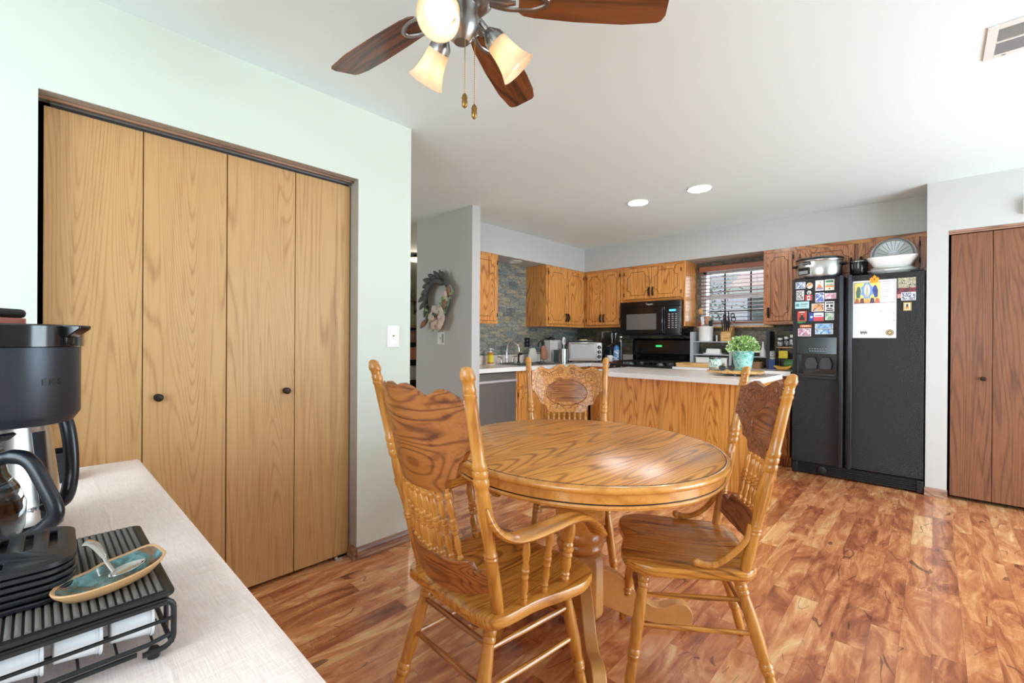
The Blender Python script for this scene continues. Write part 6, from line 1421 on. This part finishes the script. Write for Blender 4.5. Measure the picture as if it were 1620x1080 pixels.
simple('spice_box', MB().box(-.03, .03, -.028, .028, 0, .10), 'navy', 'small dark blue carton left of the wire rack', 'carton', (5.18, 1.205, CZ), bevel=.001)
simple('spice_jar', MB().lathe((0, 0, 0), (0, 0, .085), [(0, .026), (.75, .026), (.78, .024), (1, .024)], 20), lb1, 'small jar with patterned label on the dark blue carton', 'jar', (5.18, 1.205, CZ + .1005))
for k, (dy, dx, rz_) in enumerate(((0, 0, 0), (.0, -.034, .0), (-.004, -.068, .0))):
    pts = spline([(-.02, .075, .035), (-.015, .04, .018), (-.01, 0, .013), (-.015, -.045, .02), (-.02, -.075, .04)], 5); n = len(pts)
    o = MB().tube(pts, [.004 + .012 * math.sin(PI * min(.97, max(.03, i / (n - 1)))) ** .6 for i in range(n)], 8).build('banana', M['banana'], loc=(5.13 + dx, 1.09 + dy, CZ + .004 + .0), rot=(0, 0, rz_))
    tag(o, ['ripe banana furthest back in front of the wire rack', 'ripe banana lying in the middle of the bunch by the rack', 'ripe banana at the front of the bunch by the rack'][k], 'banana', 'bananas on the counter')

# ================================================================== COUNTER BY THE SINK AND CORNER
so2 = root('soap_dispenser', (3.552, 3.685, CZ + .009), 0, 'amber soap pump bottle with yellow label beside the sink', 'soap bottle')
MB().lathe((0, 0, 0), (0, 0, .13), [(0, .032), (.05, .035), (.85, .034), (1, .022)], 26).build('bottle', M['amber'], so2)
MB().lathe((0, 0, .02), (0, 0, .1), [(0, .0355), (1, .0352)], 26, cap=False).build('label', M['yellow'], so2)
MB().lathe((0, 0, .131), (0, 0, .178), [(0, .02), (.3, .02), (.35, .006), (.7, .006), (.72, .015), (1, .015)], 18).build('pump', M['white'], so2)
MB().tube([(0, 0, .168), (.02, -.02, .168), (.028, -.028, .16)], .005, 8).build('nozzle', M['white'], so2)
simple('soap_tray', MB().prism(rrect(-.06, .06, -.05, .05, .02), (0, 0, 0), (1, 0, 0), (0, 1, 0), (0, 0, 1), .0085), 'white', 'small white tray under the amber soap bottle', 'tray', (3.552, 3.685, CZ), bevel=.002)
ms = root('mug_tree', (4.40, 3.645, CZ + .0), 0, 'black wire arch stand on the counter right of the sink', 'stand')
MB().lathe((0, 0, 0), (0, 0, .015), [(0, .06), (.5, .058), (.7, .012), (1, .01)], 28).build('base', M['blackm'], ms)
MB().tube([(0, 0, .012), (0, 0, .18)], .005, 8).build('post', M['blackm'], ms)
for k, dx in enumerate((-.012, 0, .012)): MB().tube([Vector((.06 * math.cos(t) * (1 - .12 * k), dx - .004, .20 + .085 * math.sin(t) * (1 - .1 * k))) for t in [PI * j / 14 for j in range(15)]], .0045, 8).build('arch', M['blackm'], ms)
def mitt(name, mat, loc, rz, lean, label):
    pts = [(-.045, .16), (-.055, .10), (-.075, .04), (-.07, .005), (-.03, -.01), (.03, -.012), (.07, .0), (.085, .03), (.07, .08), (.05, .13), (.035, .165), (.0, .172)]
    P_ = [(p.x, p.y) for p in spline([(a, b, 0) for a, b in pts], 3)]
    m = MB(); rings = []
    for f, y in ((.0, -.022), (.6, -.020), (.92, -.012), (1, 0), (.92, .012), (.6, .02), (.0, .022)):
        rings.append([Vector((a * max(f, .02), y, .08 + (b - .08) * max(f, .02))) for a, b in P_])
    o = m.loft(rings).build(name, M[mat], loc=loc, rot=(lean, 0, rz)); return tag(o, label, 'cloth')
mitt('hanging_cloth', 'mitt', (4.375, 3.56, CZ + .045), R(8), R(-6), 'tan fabric pot holder hanging from the black wire stand')
mitt('hanging_cloth', 'mitt2', (4.27, 3.675, CZ + .015), R(-20), R(4), 'cream fabric pot holder hanging behind the tan one')
cg = root('white_canister', (4.685, 3.705, CZ), 0, 'tall white square appliance with dark top against the stone wall', 'canister')
MB().box(-.08, .08, -.06, .06, 0, .285).build('body', M['plate_w'], cg, bevel=.008)
MB().box(-.079, .079, -.0605, -.0600, .148, .151).build('seam', M['seed'], cg, smooth=False)
MB().lathe((0, 0, .286), (0, 0, .335), [(0, .05), (.5, .05), (.6, .02), (1, .018)], 24).build('top_cap', M['blackm'], cg)
simple('slim_box', MB().box(-.025, .025, -.04, .04, 0, .16), paint('slate_green', (96, 110, 112), .4), 'slim slate-coloured box between white appliance and utensil pot', 'box', (4.615, 3.545, CZ), bevel=.002)
hm = root('white_scoop_stand', (4.845, 3.715, CZ), R(-4), 'white plastic upright appliance with a sloping foot', 'appliance')
MB().prism([(-.05, 0), (.13, 0), (.125, .02), (.10, .035), (.06, .09), (.045, .27), (.03, .285), (-.02, .285), (-.035, .26), (-.05, .08)], (0, .03, 0), (1, 0, 0), (0, 0, 1), (0, -1, 0), .06).build('body', M['plate_w'], hm, bevel=.008)
MB().box(-.036, -.03, -.026, .026, .12, .16).build('button', M['seed'], hm, bevel=.001)
up = root('utensil_pot', (4.565, 3.41, CZ), 0, 'brushed steel utensil pot left of the toaster oven', 'utensil pot')
MB().lathe((0, 0, 0), (0, 0, .175), [(0, .056), (1, .056)], 36, cap=False).lathe((0, 0, .001), (0, 0, .175), [(0, .0535), (1, .0535)], 36, cap=False).lathe((0, 0, 0), (0, 0, .004), [(0, .056), (1, .056)], 36).build('body', M['steel'], up)
us = root('serving_spoon', (4.565, 3.41, CZ), 0, 'white slotted serving spoon standing in the steel pot', 'spoon')
MB().tube([(.0, .0, .01), (-.005, -.01, .22)], .006, 8).build('handle', M['white'], us)
MB().ball((-.006, -.012, .275), .048, 22, 14, sc=(.72, .25, 1.1)).build('spoon_head', M['white'], us)
for k in range(3): MB().box(-.022 + k * .014, -.018 + k * .014, -.026, -.023, .255, .295).build('slot', M['seed'], us, smooth=False)
# toaster oven, turned in the corner
to = root('toaster_oven', (4.955, 3.37, CZ), R(-46.7), 'silver toaster oven standing diagonally in the counter corner', 'toaster oven')
MB().box(-.215, .215, -.14, .14, .018, .262).build('body', M['steel'], to, bevel=.008)
MB().box(-.20, .135, -.150, -.1405, .04, .25).build('door_frame', M['steel'], to, bevel=.004)
MB().box(-.185, .12, -.1515, -.1501, .056, .222).build('door_glass', paint('reflective_oven_glass', (190, 191, 194), .2, coat=.5), to, smooth=False)
MB().tube([(-.18, -.152, .238), (-.18, -.172, .24), (.115, -.172, .24), (.115, -.152, .238)], .006, 8).build('handle', M['steel'], to)
MB().box(.142, .213, -.150, -.1405, .03, .25).build('control_panel', M['steel'], to, bevel=.003)
for z in (.075, .135, .195):
    o = MB().lathe((.178, -.1505, z), (.178, -.168, z), [(0, .024), (.2, .024), (.3, .019), (1, .017)], 24).build('dial', M['blackm'], to)
    MB().box(.176, .180, -.1695, -.168, z - .015, z + .015).build('dial_pointer', M['steel'], o, smooth=False)
MB().box(-.2, .14, -.139, .12, .263, .272).build('top_plate', M['blackm'], to, bevel=.002)
for x in (-.18, .18):
    for y in (-.11, .11): MB().lathe((x, y, 0), (x, y, .0178), [(0, .012), (1, .014)], 12).build('foot', M['blackm'], to)
pt2 = root('plate', (4.925, 3.34, CZ + .2725), R(-46.7), 'white plate lying on top of the toaster oven', 'plate')
MB().loft([ov(.08, .06, 0), ov(.12, .085, .012), ov(.122, .087, .014), ov(.08, .06, .004)]).build('dish', M['white'], pt2)
simple('butter_stick', MB().box(-.055, .035, -.022, .022, 0, .02), paint('pale_butter', (226, 206, 130), .5), 'pale yellow block on the plate above the toaster oven', 'butter', (4.925, 3.34, CZ + .2775), R(-46.7), .003)
kd = root('table_knife', (4.925, 3.34, CZ + .286), R(-46.7), 'steel knife resting across the plate above the toaster oven', 'knife')
MB().tube([(.02, .01, .012), (.06, 0, .03), (.10, -.01, .004)], [.004, .006, .005], 8, flat=(1, .4)).build('handle', M['steel'], kd)
# blender
bn = root('blender', (5.255, 3.16, CZ), 0, 'black blender with a smoky square jar in the kitchen corner', 'blender')
MB().loft([sq(.085, .085, 0, .03), sq(.085, .085, .03, .03), sq(.06, .06, .14, .03), sq(.055, .055, .16, .02)]).build('motor_base', M['blackp'], bn)
MB().loft([sq(.045, .045, .161, .015), sq(.05, .05, .2, .015)]).build('coupling', M['charc'], bn)
MB().loft([sq(.05, .05, .2005, .015), sq(.075, .082, .25, .02), sq(.078, .086, .40, .02)], cap=False).loft([sq(.047, .047, .203, .015), sq(.072, .079, .252, .02), sq(.075, .083, .40, .02)], cap=False).build('jar', M['glassd'], bn)
MB().ring((0, 0, .402), .083, .004, 'z', 32, 8).build('jar_rim', M['steel'], bn)
MB().tube([(-.02, .085, .39), (-.02, .125, .38), (-.02, .125, .28), (-.02, .085, .25)], .009, 8).build('jar_handle', M['glassd'], bn)
MB().lathe((-.072, 0, .08), (-.09, 0, .08), [(0, .022), (1, .018)], 20).build('dial', M['steel'], bn)
# tray with cup, bottle and mill
ty = root('serving_tray', (5.02, 2.97, CZ), R(0), 'brown oval wooden tray left of the stove', 'tray')
MB().loft([ov(.10, .075, 0), ov(.125, .09, .012), ov(.13, .094, .022), ov(.124, .089, .022), ov(.10, .075, .008)]).build('dish', paint('reddish_tray', (150, 88, 60), .4), ty)
cu = root('cup', (5.0, 3.0, CZ + .0105), 0, 'small white cup on the brown tray', 'cup')
MB().lathe((0, 0, 0), (0, 0, .085), [(0, .028), (.1, .034), (1, .038)], 26, cap=False).lathe((0, 0, .002), (0, 0, .085), [(0, .026), (.1, .031), (1, .0355)], 26, cap=False).lathe((0, 0, 0), (0, 0, .003), [(0, .028), (1, .028)], 26).build('body', M['white'], cu)
MB().ring((0, -.043, .045), .02, .004, 'x', 18, 8).build('handle', M['white'], cu)
wbt = root('water_bottle', (5.04, 2.93, CZ + .0105), 0, 'pale plastic bottle with a blue cap on the brown tray', 'bottle')
MB().lathe((0, 0, 0), (0, 0, .16), [(0, .033), (.05, .037), (.4, .035), (.9, .037), (1, .03)], 26).build('body', P('p_bottle', [(206, 214, 224), (90, 140, 190), (230, 234, 238)], 40), wbt)
MB().lathe((0, 0, .1605), (0, 0, .215), [(0, .033), (.5, .033), (.8, .022), (1, .008)], 24).build('cap', M['blue'], wbt)
pm2 = root('pepper_grinder', (5.19, 2.955, CZ), 0, 'tall black grinder with a steel top behind the blue-capped bottle', 'grinder')
MB().lathe((0, 0, 0), (0, 0, .27), [(0, .03), (.1, .03), (.5, .022), (1, .024)], 24).build('body', M['black'], pm2)
MB().lathe((0, 0, .2705), (0, 0, .345), [(0, .022), (.4, .02), (.5, .014), (.7, .03), (.9, .03), (1, .02)], 24).build('steel_top', M['steel'], pm2)
simple('spoon_holder', MB().ring((0, 0, .034), .030, .003, 'x', 28, 8).ring((.012, .0, .032), .028, .003, 'x', 28, 8), 'chrome', 'round wire rings standing beside the blender base', 'wire stand', (5.10, 3.105, CZ + .001), R(40))

# ================================================================== NEXT ROOM THROUGH THE GAP
fl = root('flush_lamp', (3.85, 5.55, H), 0, 'dark rimmed ceiling lamp in the room behind the gap', 'ceiling light')
MB().lathe((0, 0, 0), (0, 0, -.06), [(0, .06), (.5, .07), (.7, .17), (1, .18)], 32).build('rim', M['bronze'], fl)
MB().lathe((0, 0, -.061), (0, 0, -.10), [(0, .165), (.5, .14), (.9, .06), (1, .01)], 32).build('lamp_shade', M['warm'], fl)
light('next_room_light', 'POINT', (3.85, 5.55, H - .2), 10, (1, .85, .66), radius=.15)
hs = root('wall_shelf', (5.05, 7.26, 1.93), 0, 'brown wooden wall shelf with iron brackets in the far room', 'shelf')
MB().box(-.6, .6, -.10, .13, 0, .03).build('board', M['shelfwood'], hs, bevel=.003)
for x in (-.35, .0, .35): MB().tube(spline([(x, .12, -.22), (x, .06, -.16), (x, .02, -.08), (x, -.07, -.01)], 5), .01, 8).tube([(x, .125, -.24), (x, .125, 0)], .01, 8).build('bracket', M['bronze'], hs)
for k, (x, h_, rr, mt_) in enumerate(((-.28, .22, .05, 'blackm'), (-.12, .28, .045, 'glassd'), (.04, .2, .05, 'bronze'), (.2, .3, .04, 'shelfwood'))):
    simple('shelf_vase', MB().lathe((0, 0, 0), (0, 0, h_), [(0, rr * .7), (.3, rr), (.7, rr * .5), (1, rr * .6)], 18), mt_, ['black vase on the far room shelf', 'smoky glass bottle on the far room shelf', 'bronze vase on the far room shelf', 'brown wooden vase on the far room shelf'][k], 'vase', (5.05 + x, 7.26, 1.9605), group='vases on the far shelf')
bc = root('bookcase', (4.95, 7.2, 0), 0, 'dark bookcase with a wooden top in the far room', 'bookcase')
m = MB().box(-.9, .9, .17, .19, 0, 1.42).box(-.9, -.87, -.17, .17, 0, 1.42).box(.87, .9, -.17, .17, 0, 1.42)
for z in (.04, .42, .80, 1.12): m.box(-.87, .87, -.17, .17, z, z + .025)
m.build('frame', M['black'], bc, smooth=False); MB().box(-.93, .93, -.19, .19, 1.42, 1.46).build('top_board', M['shelfwood'], bc, bevel=.003)
cols = [(150, 116, 100), (120, 90, 80), (170, 140, 120), (96, 76, 70), (140, 120, 110), (180, 160, 140), (110, 96, 90)]
bnames = ['reddish brown', 'dark brown', 'tan', 'blackish brown', 'grey brown']
x = -.14
for k in range(5):
    w_ = .045 + .012 * ((k * 7) % 3); h_ = .20 + .015 * ((k * 5) % 4)
    o = MB().box(0, w_, -.10, .10, 0, h_).build('book', pcol(cols[k]), loc=(4.95 + x, 7.2, 1.1455), bevel=.002); tag(o, bnames[k] + ' book standing on the bookcase shelf in the far room', 'book', 'books in the far bookcase'); x += w_ + .002
simple('folded_throw', MB().loft([[Vector((x_, y_, z_)) for x_, y_ in rrect(-.42 - .02 * (i % 2), .42 + .02 * (i % 2), -.15, .13, .04, 4)] for i, z_ in enumerate((0, .03, .07, .11, .15, .2, .23))]), 'mitt', 'pale folded cloth on the middle bookcase shelf in the far room', 'cloth', (4.95, 7.18, .8255))
simple('storage_bin', MB().box(-.4, .4, -.14, .14, 0, .26), 'grey_shelf', 'grey bin on the low bookcase shelf in the far room', 'bin', (4.95, 7.18, .4455), bevel=.01)
simple('pillar_candle', MB().lathe((0, 0, 0), (0, 0, .22), [(0, .03), (1, .03)], 18), 'white', 'white candle standing on the bookcase in the far room', 'candle', (5.0, 7.15, 1.4605))

# ================================================================== OUTSIDE THE KITCHEN WINDOW
gr_ = MB().box(7.2, 40, -30, 30, -.4, -.3).box(-40, -1.85, -30, 30, -.4, -.3).box(-1.85, 7.2, -30, -2.45, -.4, -.3).build('ground', paint('lawn', (120, 140, 90), .9, noise_amt=.2), smooth=False); struct(gr_)
nh = root('neighbor_house', (12.0, 2.2, 0), 0, 'pale blue-grey neighbouring house beyond the kitchen window', 'house')
sid = G('lap_siding'); sv = sid.co(); sxx = sid.t.nodes.new('ShaderNodeSeparateXYZ'); sid.t.links.new(sv, sxx.inputs[0])
fz = sid.m_('FRACT', sid.m_('DIVIDE', sxx.outputs[2], .12)); sid.set(Base_Color=sid.ramp(fz, [(0, lin((96, 112, 140))), (.1, lin((136, 154, 184))), (1, lin((150, 168, 196)))]), Roughness=.7)
MB().box(0, 6, -5, 1.15, -.3, 2.45).build('wall', sid.m, nh, smooth=False)
MB().prism([(-.5, 0), (6.5, 0), (3.2, 1.7)], (0, 1.5, 2.45), (1, 0, 0), (0, 0, 1), (0, -1, 0), 7).build('roof', paint('sunlit_shingle', (214, 196, 196), .8, noise_amt=.08), nh, smooth=False)
MB().box(-.55, -.5, -5.5, 1.5, 2.33, 2.5).build('gutter', M['vinyl'], nh, smooth=False)
for yy, ww in ((.25, .62), (-.75, .55), (-1.8, .7), (-3.2, .7)):
    f_ = MB().box(-.05, 0, yy - ww / 2, yy - ww / 2 + .07, .95, 2.1).box(-.05, 0, yy + ww / 2 - .07, yy + ww / 2, .95, 2.1).box(-.05, 0, yy - ww / 2, yy + ww / 2, 2.03, 2.12).box(-.05, 0, yy - ww / 2, yy + ww / 2, .92, 1.0).box(-.045, 0, yy - ww / 2, yy + ww / 2, 1.5, 1.55).box(-.045, 0, yy - .02, yy + .02, 1.0, 2.03).build('window_frame', M['vinyl'], nh, smooth=False)
    MB().box(-.02, -.01, yy - ww / 2 + .07, yy + ww / 2 - .07, 1.0, 2.03).build('pane', paint('sky_reflecting_glass', (84, 110, 150), .1), f_, smooth=False)
tr = root('garden_tree', (8.6, 3.62, -.3), 0, 'dark green leafy tree outside the kitchen window', 'tree')
MB().tube([(0, 0, 0), (.03, .02, .9), (-.02, .0, 1.8), (.05, .05, 2.6)], [.09, .07, .06, .03], 10).build('trunk', M['shelfwood'], tr)
rt = random.Random(5)
for mt_ in (paint('dark_tree_leaf', (54, 84, 66), .6, noise_amt=.2), paint('lighter_tree_leaf', (96, 130, 90), .6, noise_amt=.2)):
    fm = MB()
    for k in range(1900):
        c = Vector((rt.gauss(0, .32), rt.gauss(-.05, .36), 2.05 + rt.gauss(0, .5))); d = Vector((rt.gauss(0, 1), rt.gauss(0, 1), rt.gauss(-.3, .6))).normalized(); s2_ = d.orthogonal().normalized(); l = .07
        fm.add([c, c + d * l * .5 + s2_ * l * .25, c + d * l, c + d * l * .5 - s2_ * l * .25], [(0, 1, 2, 3)])
    tag(fm.build('foliage', mt_, tr, smooth=False), kind='stuff')
